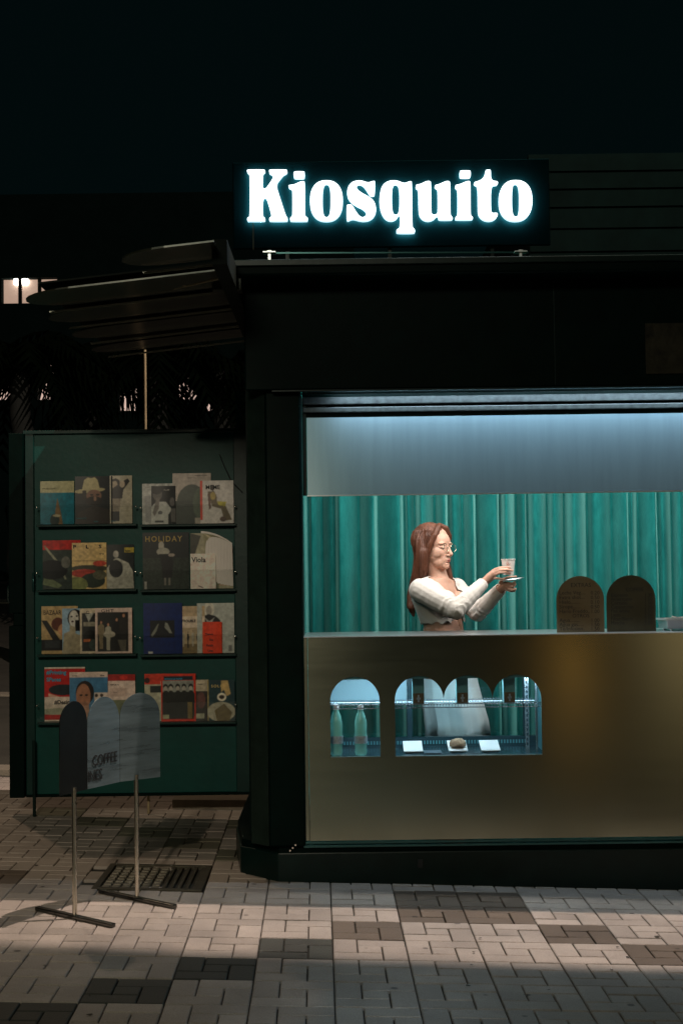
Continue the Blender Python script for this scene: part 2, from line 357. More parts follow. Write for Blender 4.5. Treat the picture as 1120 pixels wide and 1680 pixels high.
for y0, y1, h in ((9.25, 9.42, .03), (12.6, 12.75, .012), (22.0, 22.5, .02)):
    one(lambda m: m.add([(RX, y0, roadz(RX, y0) + h), (30, y0, roadz(30, y0) + h), (30, y1, roadz(30, y1) + h), (RX, y1, roadz(RX, y1) + h),
                         (RX, y0, roadz(RX, y0) - .05), (30, y0, roadz(30, y0) - .05)], [(0, 1, 2, 3), (4, 5, 1, 0)]), 'road_edge', M['kerb'], kind='structure')
# the pinwheel of five pavers inside each 27 cm square
j = .0022; j2 = .0042
PIN = [((0, 1 / 3), (1 / 3, 1)), ((1 / 3, 2 / 3), (1, 1)), ((1 / 3, 1 / 3), (2 / 3, 2 / 3)), ((2 / 3, 0), (1, 2 / 3)), ((0, 0), (2 / 3, 1 / 3))]
def paver_geo(w, h, seed):
    r = random.Random(seed); b = .0032; e = lambda: r.uniform(-.0008, .0008)
    top = [(b + e(), b + e(), 0), (w - b + e(), b + e(), 0), (w - b + e(), h - b + e(), 0), (b + e(), h - b + e(), 0)]
    mid = [(0, 0, -b), (w, 0, -b), (w, h, -b), (0, h, -b)]
    bot = [(x, y, -.03) for x, y, _ in mid]
    v = top + mid + bot
    f = [(0, 1, 2, 3)] + [(4 + i, 4 + (i + 1) % 4, (i + 1) % 4, i) for i in range(4)] + [(8 + i, 8 + (i + 1) % 4, 4 + (i + 1) % 4, 4 + i) for i in range(4)]
    return v, f
shapes = []
for k, ((a0, b0), (a1, b1)) in enumerate(PIN):
    w = (a1 - a0) * PU - 2 * j; h = (b1 - b0) * PV - 2 * j2
    shapes.append((a0 * PU + j, b0 * PV + j2, w, h))
dark = {(1, 0): 1, (2, 0): 1, (1, 1): 1, (2, 1): 1, (0, -1): 1, (3, -1): 1, (4, -2): 1, (-1, -2): 2, (-2, -3): 2, (-3, -4): 2, (-4, -5): 2, (-4, 6): 3, (-3, 5): 3,
        (-2, 4): 3, (-1, 3): 3, (-5, 7): 3, (5, -3): 1, (-6, 8): 3, (-2, 7): 3, (-6, 2): 1, (-7, 3): 1, (6, 1): 2}
GR = (-1.085, -.615, 6.11, 6.62)               # drain opening in the pavement
KP = [(-.30, 6.335), (-.478, 6.50), (-.53, 6.95), (-.53, 8.4)]
tiles = []
for c in range(-9, 9):
    for r_ in range(-7, 13):
        x, y = uv2xy(U0 + (c + .5) * PU, V0 + (r_ + .5) * PV)
        if y < 3.9 or y > 9.1: continue
        if abs(x) > .26 * y + .35: continue
        if y > 6.62 and x > -.45: continue
        tiles.append((y, c, r_))
tiles.sort()
fine = []
stuff = MB()
pm = {0: M['paver'], 1: M['paver_brown'], 2: M['paver_dark'], 3: M['paver_olive']}
rot = Matrix.Rotation(SK, 3, 'Z')
cache = {}
tilt3 = Matrix(((1, 0, 0), (0, 1, 0), (-TILT, 0, 1)))
for y, c, r_ in tiles:
    for k, (du, dv, w, h) in enumerate(shapes):
        u = U0 + c * PU + du; v = V0 + r_ * PV + dv
        cx, cy = uv2xy(u + w / 2, v + h / 2)
        if GR[0] < cx < GR[1] and GR[2] < cy < GR[3]: continue
        if cy > 6.42 and cx > -.42: continue
        px = 560 + cx / cy * FPX
        x, yy = uv2xy(u, v); z = gz(x) + random.uniform(-.0015, .0015)
        mi = dark.get((c, r_), 0)
        vis = -30 < px < 1150 and cy > 4.25
        if vis and len(fine) < 300:
            key = (k, random.randrange(3))
            if key not in cache:
                vv, ff = paver_geo(w, h, k * 10 + key[1]); m_ = MB(); m_.add([tilt3 @ (rot @ Vector(q)) for q in vv], ff)
                me = m_.mesh(); me.materials.append(M['paver']); me.name = 'paver'; cache[key] = me
            o = bpy.data.objects.new('paver', cache[key]); COL.objects.link(o); o.parent = pavement; o.location = (x, yy, z)
            o.material_slots[0].link = 'OBJECT'; o.material_slots[0].material = pm[mi]
            o.rotation_euler = (random.uniform(-.004, .004), random.uniform(-.004, .004), random.uniform(-.004, .004)); fine.append(o)
        else:
            vv, ff = paver_geo(w, h, random.randrange(999)); a = random.uniform(-.005, .005)
            stuff.add([tilt3 @ (rot @ Vector(q)) + Vector((x, yy, z + a * q[1])) for q in vv], ff, mi)
stuff.build('paver', [pm[0], pm[1], pm[2], pm[3]], pavement, kind='stuff')
# big plain pavers elsewhere so that the place goes on
far = MB()
for i in range(-10, 20):
    for k in range(-10, 15):
        x, y = i * .27, k * .27
        if y < 3.8 and y > -2.3 and not any(False for _ in ()):
            far.box((x + .004, y + .004, -.03), (x + .266, y + .266, -.001))
far.v = [(x, y, z + gz(x)) for x, y, z in far.v]
far.build('paver_beyond', [M['paver']], pavement, kind='stuff')

# drain grate
gr = empty('drain_grate', (-.85, 6.11, gz(-.85)), label='rectangular cast iron drain grate set in the pavement behind the right sign pole', cat='drain grate')
def zt(x, y, dz): return (x, y, gz(x) + dz)
def gbox(m, x0, y0, x1, y1, z0, z1):
    m.add([zt(x0, y0, z0), zt(x1, y0, z0), zt(x1, y1, z0), zt(x0, y1, z0), zt(x0, y0, z1), zt(x1, y0, z1), zt(x1, y1, z1), zt(x0, y1, z1)],
          [(0, 3, 2, 1), (4, 5, 6, 7), (0, 1, 5, 4), (1, 2, 6, 5), (2, 3, 7, 6), (3, 0, 4, 7)])
x0, x1, y0, y1 = GR
m = MB(); gbox(m, x0, y0, x1, y0 + .035, -.02, .004); gbox(m, x0, y1 - .035, x1, y1, -.02, .004); gbox(m, x0, y0 + .035, x0 + .03, y1 - .035, -.02, .004); gbox(m, x1 - .03, y0 + .035, x1, y1 - .035, -.02, .004)
m.build('frame', M['iron'], gr, bevel=.002)
one(lambda m: gbox(m, x0 + .03, y0 + .035, x1 - .03, y1 - .035, -.03, -.014), 'pit_cover', M['iron'], gr)
for k in range(6):
    for q in range(8):
        bx = x0 + .036 + k * .042; by = y0 + .042 + q * .054
        one(lambda m: gbox(m, bx, by, bx + .034, by + .032, -.013, .002), 'stud', M['iron_worn'], gr, bevel=.003)
for k in range(5):
    bx = x0 + .036 + 6 * .042 + .005 + k * .033
    one(lambda m: gbox(m, bx, y0 + .042, bx + .016, y1 - .042, -.013, .0015), 'bar', M['iron'], gr, bevel=.002)

# ================================================================== KIOSK
FY = 6.34
k_ = empty('kiosk', (0.9, FY, 0), label='dark green-black street kiosk with a brushed steel front and open hatch', cat='kiosk')
XL = P(498, 1050, FY).x; XR = 2.35
ZC = P(800, 1041, FY).z; ZB = P(800, 1376, FY).z; ZS = P(800, 808, FY).z; ZT = P(800, 679, FY).z; ZF = P(800, 643, FY).z
# steel front with the arched openings
ax0 = P(542, 1190, FY).x; ax1 = P(623, 1190, FY).x; bx0 = P(648, 1190, FY).x; bx1 = P(888, 1190, FY).x; az0 = P(715, 1240.5, FY).z; atop = P(715, 1108.5, FY).z
def arc(cx, cz, r, a0, a1, n=22): return [(cx + r * math.cos(rad(a0 + (a1 - a0) * i / n)), cz + r * math.sin(rad(a0 + (a1 - a0) * i / n))) for i in range(n + 1)]
def arch(x0, x1, z0, zt): r = (x1 - x0) / 2; return [(x0, z0), (x1, z0)] + arc((x0 + x1) / 2, zt - r, r, 0, 180)
r3 = (bx1 - bx0) / 6; zc = atop - r3
trip = [(bx0, az0), (bx1, az0)]
for k in (5, 3, 1): trip += arc(bx0 + k * r3, zc, r3, 4 if k != 5 else 0, 176 if k != 1 else 180)
panel = plate([[(XL + .018, ZB), (XR, ZB), (XR, ZC - .004), (XL + .018, ZC - .004)], arch(ax0, ax1, az0, atop), trip], .004)
panel.transform(Matrix.Translation((0, FY, 0)))
link('front_panel', panel, M['steel'], k_)
one(lambda m: m.box((XL, FY + .003, ZB), (XL + .016, FY + .02, ZC - .004)), 'edge_strip', M['steel'], k_, bevel=.001)
one(lambda m: m.box((XL, FY - .006, ZC - .004), (XR, FY + .42, ZC)), 'counter_top', M['counter'], k_, bevel=.0012)
one(lambda m: (m.box((XL - .01, FY - .004, ZB - .014), (XR, FY + .02, ZB - .004)), m.box((XL - .01, FY - .012, ZB - .028), (XR, FY + .02, ZB - .018))), 'lower_trim', M['trim'], k_, bevel=.001)
# plinth
ZP = ZB - .03
plan = [(XR, 6.335), (-.30, 6.335), (-.478, 6.50), (-.53, 6.95), (-.53, 8.4), (XR, 8.4)]
one(lambda m: m.prism(plan, -.12, ZP - .02), 'plinth', M['black2'], k_, bevel=.006)
one(lambda m: m.prism([(-.05 + p[0] * .985 + .05 * (p[0] < 0), p[1] + .012) for p in plan], ZP - .02, ZP + .012), 'plinth_cap', M['black'], k_)
hx = P(689, 1417, 6.33)
one(lambda m: m.box((hx.x - .012, 6.326, hx.z - .018), (hx.x + .012, 6.336, hx.z + .018)), 'plinth_socket', M['cable'], k_, bevel=.002)
# corner post with a chamfer
one(lambda m: m.prism([(XL - .002, 6.31), (-.335, 6.31), (-.335, 6.50), (XL - .002, 6.50)], ZP + .012, 2.20), 'corner_post', M['black'], k_, bevel=.008)
one(lambda m: m.prism([(-.337, 6.32), (-.42, 6.40), (-.42, 6.60), (-.337, 6.60)], ZP + .012, 2.20), 'chamfer_panel', M['side'], k_, bevel=.003)
one(lambda m: m.box((-.44, 6.60, ZP + .012), (-.39, 8.3, 2.70)), 'side_wall', M['black'], k_)
one(lambda m: m.box((XR - .05, 6.36, ZP + .012), (XR, 8.3, 2.70)), 'side_wall', M['black'], k_)
one(lambda m: m.box((-.39, 8.2, -.02), (XR - .05, 8.25, 2.70)), 'back_wall', M['black'], k_)
one(lambda m: m.box((-.38, 6.9, ZP + .013), (XR - .06, 8.2, ZP + .02)), 'floor', M['floor_in'], k_)
one(lambda m: m.box((-.38, 6.52, 2.50), (XR - .05, 8.2, 2.54)), 'ceiling', M['wall_in'], k_)
one(lambda m: m.box((-.385, 6.51, ZP + .03), (-.375, 7.6, 2.49)), 'inner_liner', M['wall_in'], k_)
# fascia, eave and roof
one(lambda m: m.box((-.42, 6.27, ZF + .012), (XR, 6.306, 2.655)), 'fascia', M['black'], k_, bevel=.006)
one(lambda m: m.box((-.38, 6.307, ZF + .06), (XR, 6.52, ZF + .09)), 'head_box', M['black'], k_)
one(lambda m: m.box((-.30, 6.262, ZF + .004), (XR, 6.30, ZF + .010)), 'fascia_lip', M['black2'], k_)
for q in (.95, 1.9):
    one(lambda m: m.box((q, 6.266, ZF + .02), (q + .004, 6.27, 2.66)), 'fascia_seam', M['black2'], k_)
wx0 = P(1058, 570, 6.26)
one(lambda m: m.box((wx0.x, 6.262, P(1080, 613, 6.26).z), (1.75, 6.269, P(1080, 530, 6.26).z)), 'lit_patch_plate', M['lit_patch'], k_, bevel=.001)  # plate coloured to stand in for a warm lit patch
one(lambda m: m.box((-.50, 6.10, 2.655), (XR + .1, 8.5, 2.712)), 'roof', M['black'], k_, bevel=.01)
one(lambda m: m.box((-.48, 6.085, 2.695), (XR + .1, 6.099, 2.722)), 'roof_gutter', M['black2'], k_, bevel=.003)
# hatch frame and rolled shutter
XO = P(491, 700, 6.36).x
one(lambda m: m.box((XO - .004, 6.33, ZC), (XO + .010, 6.52, ZF)), 'hatch_jamb', M['black2'], k_, bevel=.002)
one(lambda m: m.box((XO + .010, 6.30, ZF - .006), (XR, 6.306, ZF)), 'hatch_head', M['trim'], k_)
one(lambda m: m.box((XO + .032, 6.41, ZS), (XR, 6.416, ZT)), 'shutter_leaf', M['shutter'], k_)
one(lambda m: m.box((XO + .012, 6.413, ZS), (XO + .029, 6.43, ZT + .06)), 'shutter_guide', M['black2'], k_, bevel=.001)
one(lambda m: m.box((XO + .030, 6.404, ZS - .004), (XR, 6.42, ZS + .001)), 'shutter_bottom_rail', M['counter'], k_)
for za, zb in ((ZT + .022, ZT + .046), (ZT + .058, ZT + .092)):
    one(lambda m: m.box((XO + .012, 6.40, za), (XR, 6.412, zb)), 'shutter_slat', M['slat'], k_, bevel=.004)
one(lambda m: m.box((XO + .012, 6.42, ZT), (XR, 6.44, ZT + .12)), 'shutter_box', M['black'], k_)
for q in range(3):
    one(lambda m: m.lathe([(.004, 0), (.004, .003)], (P(485, 1378, FY).x - .012 * q, 6.306, ZB - .01 - .012 * q), 8, ax=Matrix.Rotation(rad(90), 3, 'X')), 'screw', M['dot'], k_)

# curtain
def curtain():
    x0, x1 = -.40, XR - .02; n = 1500; nz = 26; Y0 = 7.42
    # fold edges measured across the hatch
    xs = np.linspace(x0, x1, n)
    folds = []; x = x0; r = random.Random(11)
    while x < x1:
        w = r.choice([.065, .08, .09, .10, .12]) * r.uniform(.85, 1.2); folds.append((x, w, r.uniform(.45, 1.0), r.choice([-1, 1]), r.uniform(-.03, .03))); x += w
    v = []
    for iz in range(nz + 1):
        t = iz / nz; z = .10 + t * 2.30
        d = np.zeros(n)
        for (fx, w, a, sg, dr) in folds:
            c = fx + dr * (1 - t) * .6; s = (xs - c) / w
            m_ = (s > -.25) & (s < 1.25)
            q = np.clip(s, 0, 1)
            # one side steep, the other a slow roll
            prof = np.where(q < .78, np.sin(q / .78 * math.pi / 2) ** 1.1, np.cos((q - .78) / .22 * math.pi / 2) ** .9)
            if sg < 0: prof = np.where(q > .22, np.cos((q - .22) / .78 * math.pi / 2) ** 1.1, np.sin(q / .22 * math.pi / 2) ** .9)
            d = np.maximum(d, np.where((s > 0) & (s < 1), prof * a * .115 * min(1.3, w / .07), 0))
        d += .008 * np.sin(xs * 5.1 + t) + .003 * np.sin(xs * 60 + 3 * t)
        ks = 5; d = np.convolve(np.pad(d, ks, mode='edge'), np.ones(2 * ks + 1) / (2 * ks + 1), 'valid')
        v += [(float(a), float(Y0 - b), z) for a, b in zip(xs, d)]
    f = [(iz * n + i, iz * n + i + 1, (iz + 1) * n + i + 1, (iz + 1) * n + i) for iz in range(nz) for i in range(n - 1)]
    me = bpy.data.meshes.new('curtain'); me.from_pydata(v, [], f); me.update()
    return link('curtain', me, M['curtain'], None, True, label='teal velvet curtain hanging in deep folds across the back of the kiosk', cat='curtain')
curtain()

# ------------------------------------------------------------------ display fridge behind the arches
fx0, fx1 = ax0 - .06, bx1 + .012; fz0, fz1 = az0 - .012, atop - .014; FB = 6.80
fr = empty('display_fridge', ((fx0 + fx1) / 2, 6.6, fz0), label='lit glass display fridge behind the arched openings of the steel front', cat='fridge')
one(lambda m: m.box((fx0, FY + .012, fz1), (fx1 + .04, FB, fz1 + .03)), 'ceiling', M['fridge'], fr)
one(lambda m: m.box((fx0, FY + .012, fz0 - .03), (fx1 + .04, FB, fz0)), 'floor', M['fridge_floor'], fr)
one(lambda m: m.box((fx0 - .02, FY + .012, fz0), (fx0, FB, fz1)), 'side_wall', M['fridge'], fr)
one(lambda m: m.box((fx1 + .02, FY + .012, fz0), (fx1 + .04, FB, fz1)), 'side_wall', M['fridge'], fr)
one(lambda m: m.box((fx0, FB - .006, fz0 + .04), (fx1 + .02, FB, fz1)), 'back_glass', M['glass'], fr)
one(lambda m: m.box((fx0, FB - .012, P(640, 1150, FB).z), (P(668, 1150, FB).x, FB - .007, fz1)), 'glass_reflection_panel', M['glass_reflection'], fr)  # pale panel stands in for light reflected by the back glass
one(lambda m: m.box((fx0, FB - .03, fz0), (fx1 + .02, FB + .004, fz0 + .045)), 'back_sill', M['fridge_floor'], fr)
one(lambda m: m.box((fx0, FY + .016, fz0), (fx1 + .02, FY + .03, fz0 + .012)), 'front_sill', M['steel_pale'], fr)
cxm = P(697, 1200, FB).x
for px in (672, 862, 635):
    c = P(px, 1200, FB - .01)
    one(lambda m: m.box((c.x - .012, FB - .012, fz0 + .045), (c.x + .012, FB + .006, fz1)), 'back_frame', M['fridge_floor'], fr)
# perforated upright
c = P(864, 1200, 6.66)
up = MB(); up.box((c.x - .008, 6.66, fz0), (c.x + .010, 6.665, fz1)); 
for q in range(16): up.box((c.x - .002, 6.657, fz0 + .015 + q * .022), (c.x + .004, 6.6605, fz0 + .027 + q * .022), 1)
up.build('upright', [M['wire'], M['fridge_floor']], fr)
c2 = P(880, 1200, 6.5)
one(lambda m: m.box((c2.x - .004, 6.50, fz0), (c2.x + .004, 6.506, fz1)), 'upright', M['wire'], fr)
# wire shelf
zs = P(715, 1159, 6.46).z
sh = MB()
for y, dz in ((6.41, 0), (6.41, .016), (6.52, .006), (6.62, .006), (6.72, .006)): sh.tube([(fx0, y, zs + dz), (fx1, y, zs + dz)], .0022 if y < 6.45 else .0018, 6)
nw = 74
for q in range(nw):
    x = fx0 + (fx1 - fx0) * (q + .5) / nw; sh.tube([(x, 6.405, zs - .001), (x, 6.405, zs + .017), (x, 6.43, zs + .010), (x, 6.76, zs + .010)], .0011, 5)
sh.build('wire_shelf', M['wire'], fr, smooth=True)
# perforated strip at the back of the floor
pf = MB()
for q in range(70): pf.box((fx0 + .02 + q * .0140, FB - .034, fz0 + .012), (fx0 + .027 + q * .0140, FB - .031, fz0 + .028))
pf.build('vent_slots', M['fridge'], fr)
# things in the fridge
def bottle(px, lab):
    p = P(px, 1236, 6.47); x, y = p.x, 6.47; z = fz0
    H = P(px, 1156, 6.47).z - z; k = H / .262
    e = empty('water_bottle', (x, y, z), label=lab, cat='bottle', group='bottles in the fridge')
    prof = [(.0, .006), (.020, 0), (.030, .006), (.033, .02), (.031, .045), (.0335, .07), (.0335, .10), (.031, .125), (.0325, .15), (.031, .175), (.024, .205), (.0145, .228), (.013, .246)]
    one(lambda m: m.lathe([(r * k, h * k) for r, h in prof], (x, y, z + .0005), 24, caps=False), 'bottle_body', M['bottle'], e, smooth=True)
    one(lambda m: m.lathe([(.012 * k, .236 * k), (.0148 * k, .238 * k), (.0148 * k, .258 * k), (.013 * k, .262 * k)], (x, y, z), 16), 'cap', M['cap'], e, smooth=False)
    one(lambda m: m.lathe([(.0342 * k, .066 * k), (.0342 * k, .104 * k)], (x, y, z), 24, caps=False), 'label_band', M['blabel'], e, smooth=True)
    return e
bottle(552, 'green plastic water bottle nearest the left edge of the small arch')
bottle(592, 'green plastic water bottle in the middle of the small arch')
def packet(px, lab):
    p0 = P(px - 9.5, 1160, 6.46); p1 = P(px + 9.5, 1160, 6.46); z = zs + .012; H = .19
    e = empty('drink_packet', ((p0.x + p1.x) / 2, 6.46, z), label=lab, cat='packet', group='packets on the wire shelf')
    H = fz1 - z - .004
    one(lambda m: m.box((p0.x, 6.445, z), (p1.x, 6.50, z + H)), 'packet_body', M['packet'], e, bevel=.002)
    one(lambda m: m.box((p0.x + .002, 6.443, z + .004), (p1.x - .002, 6.4455, z + H * .42)), 'packet_label', M['packet_label'], e)
    m = MB(); cx = (p0.x + p1.x) / 2
    m.box((cx - .004, 6.4415, z + .010), (cx + .004, 6.4434, z + H * .36)); m.box((cx - .009, 6.4415, z + .022), (cx + .009, 6.4434, z + .030)); m.build('label_figure', M['blabel'], e)
packet(686, 'dark blue drink packet with a brown label, left in the triple arch')
packet(758, 'dark blue drink packet with a brown label, under the middle arch')
packet(835, 'dark blue drink packet with a brown label, under the right arch')
for px, food, lab in ((677, 0, 'empty white square plate at the left of the fridge floor'), (750, 1, 'white square plate carrying a nut cookie on the fridge floor'), (803, 0, 'empty white square plate at the right of the fridge floor')):
    p = P(px, 1226, 6.58); x = p.x; e = empty('square_plate', (x, 6.60, fz0), label=lab, cat='plate', group='plates on the fridge floor')
    Mx = Matrix.Translation((x, 6.60, fz0 + .022)) @ Matrix.Rotation(rad(0), 4, 'Z') @ Matrix.Rotation(rad(14), 4, 'X')
    one(lambda m: m.box((-.044, -.07, 0), (.044, .06, .006), 0, Mx), 'plate_top', M['plate'], e, bevel=.002)
    one(lambda m: m.box((-.03, -.05, -.012), (.03, .05, -.002), 0, Mx), 'plate_foot', M['plate'], e)
    if food:
        m = MB(); r = random.Random(4)
        bm = bmesh.new(); bmesh.ops.create_icosphere(bm, subdivisions=3, radius=1)
        for v in bm.verts:
            n = v.co.normalized(); k = 1 + .10 * math.sin(9 * n.x + 2) * math.sin(8 * n.y) + (.16 * max(0, math.sin(14 * n.x) * math.cos(13 * n.y)) if n.z > .2 else 0)
            v.co = Vector((n.x * .037 * k, n.y * .032 * k, max(-.3, n.z) * .027 * k)) + Vector((x, 6.57, fz0 + .034))
        me = bpy.data.meshes.new('c'); bm.to_mesh(me); bm.free()
        link('nut_cookie', me, M['cookie'], None, True, label='brown lumpy nut cookie on the middle fridge plate', cat='cookie')
pc = P(708, 1230, 6.52)
one(lambda m: m.box((pc.x - .035, 6.50, fz0 + .001), (pc.x + .045, 6.60, fz0 + .005)), 'slate_card', mat('slate', (.10, .14, .17), .4), None, label='grey slate card on the fridge floor between the left plate and cookie', cat='card')

# ------------------------------------------------------------------ counter things
def arch_board(px0, px1, ytop, Y, mm, lines, lab, side):
    a = P(px0, 1036, Y); b = P(px1, 1036, Y); top = P((px0 + px1) / 2, ytop, Y).z
    e = empty('menu_board', ((a.x + b.x) / 2, Y, ZC), label=lab, cat='menu board')
    me = plate([arch(a.x, b.x, ZC, top)], .003); me.transform(Matrix.Translation((0, Y, 0))); link('board_plate', me, mm, e)
    one(lambda m: m.box((a.x + .05, Y + .003, ZC), (b.x - .05, Y + .05, ZC + .003)), 'foot', mm, e)
    for (tx, py, s, al, body) in lines:
        p = P(tx, py, Y)
        text('menu_lettering', body, s, Matrix.Translation((p.x, Y - .0008, p.z)), M['ink'], e, align=al)
L1 = [(952, 963, .026, 'CENTER', 'EXTRAS')]
for i, (a, b) in enumerate((('Leche Veg....', '0.20'), ('Extra shot...', '0.50'), ('Hielo........', '0.10'), ('Sirope.......', '0.50'), ('Hario Freddo..', '1.00'))):
    L1 += [(916.5, 975.5 + i * 7.6, .0235, 'LEFT', a), (968, 975.5 + i * 7.6, .0235, 'LEFT', b)]
L1 += [(952, 1013, .0235, 'CENTER', 'OTROS')]
for i, (a, b) in enumerate((('Agua.........', '1.00'), ('Agua gas.....', '1.50'), ('Te/Infusion..', '1.50'))):
    L1 += [(917, 1020.5 + i * 7, .0235, 'LEFT', a), (968, 1020.5 + i * 7, .0235, 'LEFT', b)]
L2 = [(1040, 970, .0235, 'CENTER', 'COFFEE')]
for i, (a, b) in enumerate((('Espresso', '1.30'), ('Americano', '1.50'), ('Cortado', '1.50'), ('Cappuccino', '2.00'), ('Flat white', '2.50'), ('Latte', '2.20'), ('Filter/Batch', '2.50'), ('Matcha', '3.00'))):
    L2 += [(1001, 979 + i * 6.5, .0215, 'LEFT', a), (1056, 979 + i * 6.5, .0215, 'LEFT', b)]
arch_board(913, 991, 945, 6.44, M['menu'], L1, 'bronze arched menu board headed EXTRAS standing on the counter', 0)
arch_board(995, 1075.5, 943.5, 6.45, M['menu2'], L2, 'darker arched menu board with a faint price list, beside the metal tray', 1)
# tray
tp = P(1092, 1036, 6.47); tr = empty('metal_tray', (tp.x + .12, 6.5, ZC), label='small steel tray of cutlery and paper on the right end of the counter', cat='tray')
tx = tp.x; tz = P(1092, 1017, 6.47).z
m = MB(); m.add([(tx, 6.44, ZC + .008), (tx + .30, 6.44, ZC + .008), (tx + .30, 6.62, ZC + .008), (tx, 6.62, ZC + .008), (tx - .006, 6.43, tz), (tx + .306, 6.43, tz), (tx + .306, 6.63, tz), (tx - .006, 6.63, tz)],
      [(0, 3, 2, 1), (0, 1, 5, 4), (1, 2, 6, 5), (2, 3, 7, 6), (3, 0, 4, 7)])
m.build('tray_pan', M['steel_pale'], tr, bevel=.003)
m = MB(); m.box((tx - .04, 6.42, tz), (tx + .34, 6.436, tz + .003)); m.box((tx - .04, 6.624, tz), (tx + .34, 6.64, tz + .003)); m.box((tx - .04, 6.436, tz), (tx - .004, 6.624, tz + .003)); m.build('tray_rim', M['steel_pale'], tr)
for q in (0, 1): one(lambda m: m.lathe([(.009, 0), (.006, .006), (.009, .0105)], (tx + .02, 6.455 + q * .14, ZC), 12), 'tray_foot', M['steel_pale'], tr)
for i, (a, b, c3) in enumerate((((.03, 0, .016), (.075, .05, .004), 'w'), ((.13, .02, .022), (.19, .06, .0), 'w'), ((.0, .03, .006), (.10, .09, .008), 'w'))):
    one(lambda m: m.bar((tx + a[0], 6.47 + a[1], tz + a[2]), (tx + b[0], 6.47 + b[1], tz + b[2]), .010, .002), 'paper_sachet', M['paper'], None, label=['white paper sachet leaning over the tray edge', 'white paper sachet standing up at the far side of the tray', 'flat white paper sachet lying across the tray'][i], cat='sachet')

# ------------------------------------------------------------------ lit sign
SY = 6.42
G7 = {}
def c2p(off, pts): return [(off + x / 7, 265 + y / 7) for x, y in pts]
def sup(x0, x1, y0, y1, e, n=44):
    cx, cy, a, b = (x0 + x1) / 2, (y0 + y1) / 2, (x1 - x0) / 2, (y1 - y0) / 2; o = []
    for i in range(n):
        t = 2 * math.pi * i / n; c, s = math.cos(t), math.sin(t)
        o.append((cx + a * math.copysign(abs(c) ** (2 / e), c), cy + b * math.copysign(abs(s) ** (2 / e), s)))
    return o
def rr(x0, x1, y0, y1, r=14): return [(x0 + r, y0), (x1 - r, y0), (x1, y0 + r), (x1, y1 - r), (x1 - r, y1), (x0 + r, y1), (x0, y1 - r), (x0, y0 + r)]
Kc = [(30, 95), (42, 84), (238, 84), (249, 95), (248, 116), (235, 132), (222, 138), (219, 345), (320, 205), (332, 170), (325, 152), (300, 142), (284, 125), (284, 95), (294, 84), (492, 84), (503, 95), (503, 120), (490, 138), (460, 150), (428, 188), (372, 262), (430, 440), (488, 622), (508, 640), (508, 675), (498, 687), (295, 687), (285, 677), (286, 648), (296, 635), (314, 626), (285, 520), (250, 405), (221, 432), (222, 622), (238, 635), (250, 645), (250, 677), (240, 687), (42, 687), (32, 677), (33, 645), (46, 633), (63, 628), (63, 150), (46, 136), (30, 122)]
ic = [(507, 268), (520, 262), (580, 255), (640, 225), (672, 218), (698, 222), (706, 236), (706, 610), (717, 628), (733, 636), (741, 650), (738, 678), (728, 687), (535, 687), (525, 678), (524, 650), (530, 636), (545, 627), (551, 610), (551, 330), (541, 315), (516, 305), (507, 290)]
sc_ = [(385, 215), (350, 218), (315, 232), (285, 228), (245, 214), (200, 208), (130, 220), (82, 262), (58, 325), (62, 395), (88, 445), (125, 480), (180, 515), (240, 542), (276, 575), (280, 605), (262, 628), (235, 634), (205, 615), (165, 560), (130, 498), (113, 485), (65, 488), (53, 500), (53, 672), (65, 685), (85, 681), (115, 665), (150, 665), (200, 680), (255, 688), (320, 678), (370, 645), (400, 590), (403, 530), (385, 460), (345, 415), (300, 388), (240, 355), (195, 325), (174, 290), (190, 262), (225, 264), (260, 290), (295, 345), (318, 382), (340, 396), (375, 392), (389, 377), (391, 228)]
qc = [(600, 207), (660, 216), (700, 236), (735, 238), (770, 222), (800, 217), (816, 230), (816, 745), (834, 764), (848, 778), (850, 810), (838, 826), (636, 826), (624, 812), (625, 782), (642, 767), (664, 757), (667, 600), (645, 648), (610, 676), (560, 687), (500, 665), (455, 600), (431, 500), (431, 390), (452, 290), (492, 240), (540, 215)]
uc = [(848, 265), (858, 258), (900, 252), (950, 227), (990, 214), (1022, 219), (1034, 234), (1034, 582), (1048, 602), (1075, 604), (1095, 588), (1100, 560), (1100, 325), (1088, 308), (1066, 296), (1066, 264), (1120, 252), (1170, 228), (1210, 214), (1242, 220), (1254, 238), (1254, 600), (1265, 622), (1281, 638), (1282, 662), (1272, 673), (1120, 673), (1108, 660), (1100, 620), (1065, 668), (1000, 689), (940, 675), (900, 640), (879, 580), (877, 330), (867, 312), (848, 300)]
i2 = [(180, 262), (240, 252), (290, 228), (330, 215), (355, 219), (366, 235), (366, 605), (376, 622), (392, 632), (393, 660), (382, 671), (190, 671), (180, 661), (180, 637), (195, 622), (208, 605), (208, 325), (196, 310), (180, 298)]
tc_ = [(535, 87), (588, 85), (600, 100), (600, 210), (663, 217), (681, 230), (680, 257), (665, 271), (600, 275), (600, 562), (612, 584), (640, 581), (668, 582), (681, 600), (670, 640), (632, 675), (570, 689), (500, 672), (452, 625), (440, 565), (440, 278), (408, 270), (393, 250), (402, 228), (450, 216), (497, 190), (520, 142), (527, 97)]
letters = [('K', 400, [Kc]), ('i', 400, [ic, rr(566, 704, 104, 194)]), ('o', 400, [sup(753, 1141, 208, 689, 2.35), sup(909, 989, 258, 632, 2.8)]), ('s', 560, [sc_]),
           ('q', 560, [qc, sup(584, 660, 262, 604, 2.8)]), ('u', 560, [uc]), ('i', 720, [i2, rr(229, 368, 94, 187)]), ('t', 720, [tc_]), ('o', 720, [sup(681, 1075, 205, 688, 2.35), sup(841, 916, 258, 625, 2.8)])]
sg = empty('lit_sign', P(640, 415, SY), label='glowing white Kiosquito letters on a bar above the kiosk roof', cat='sign')
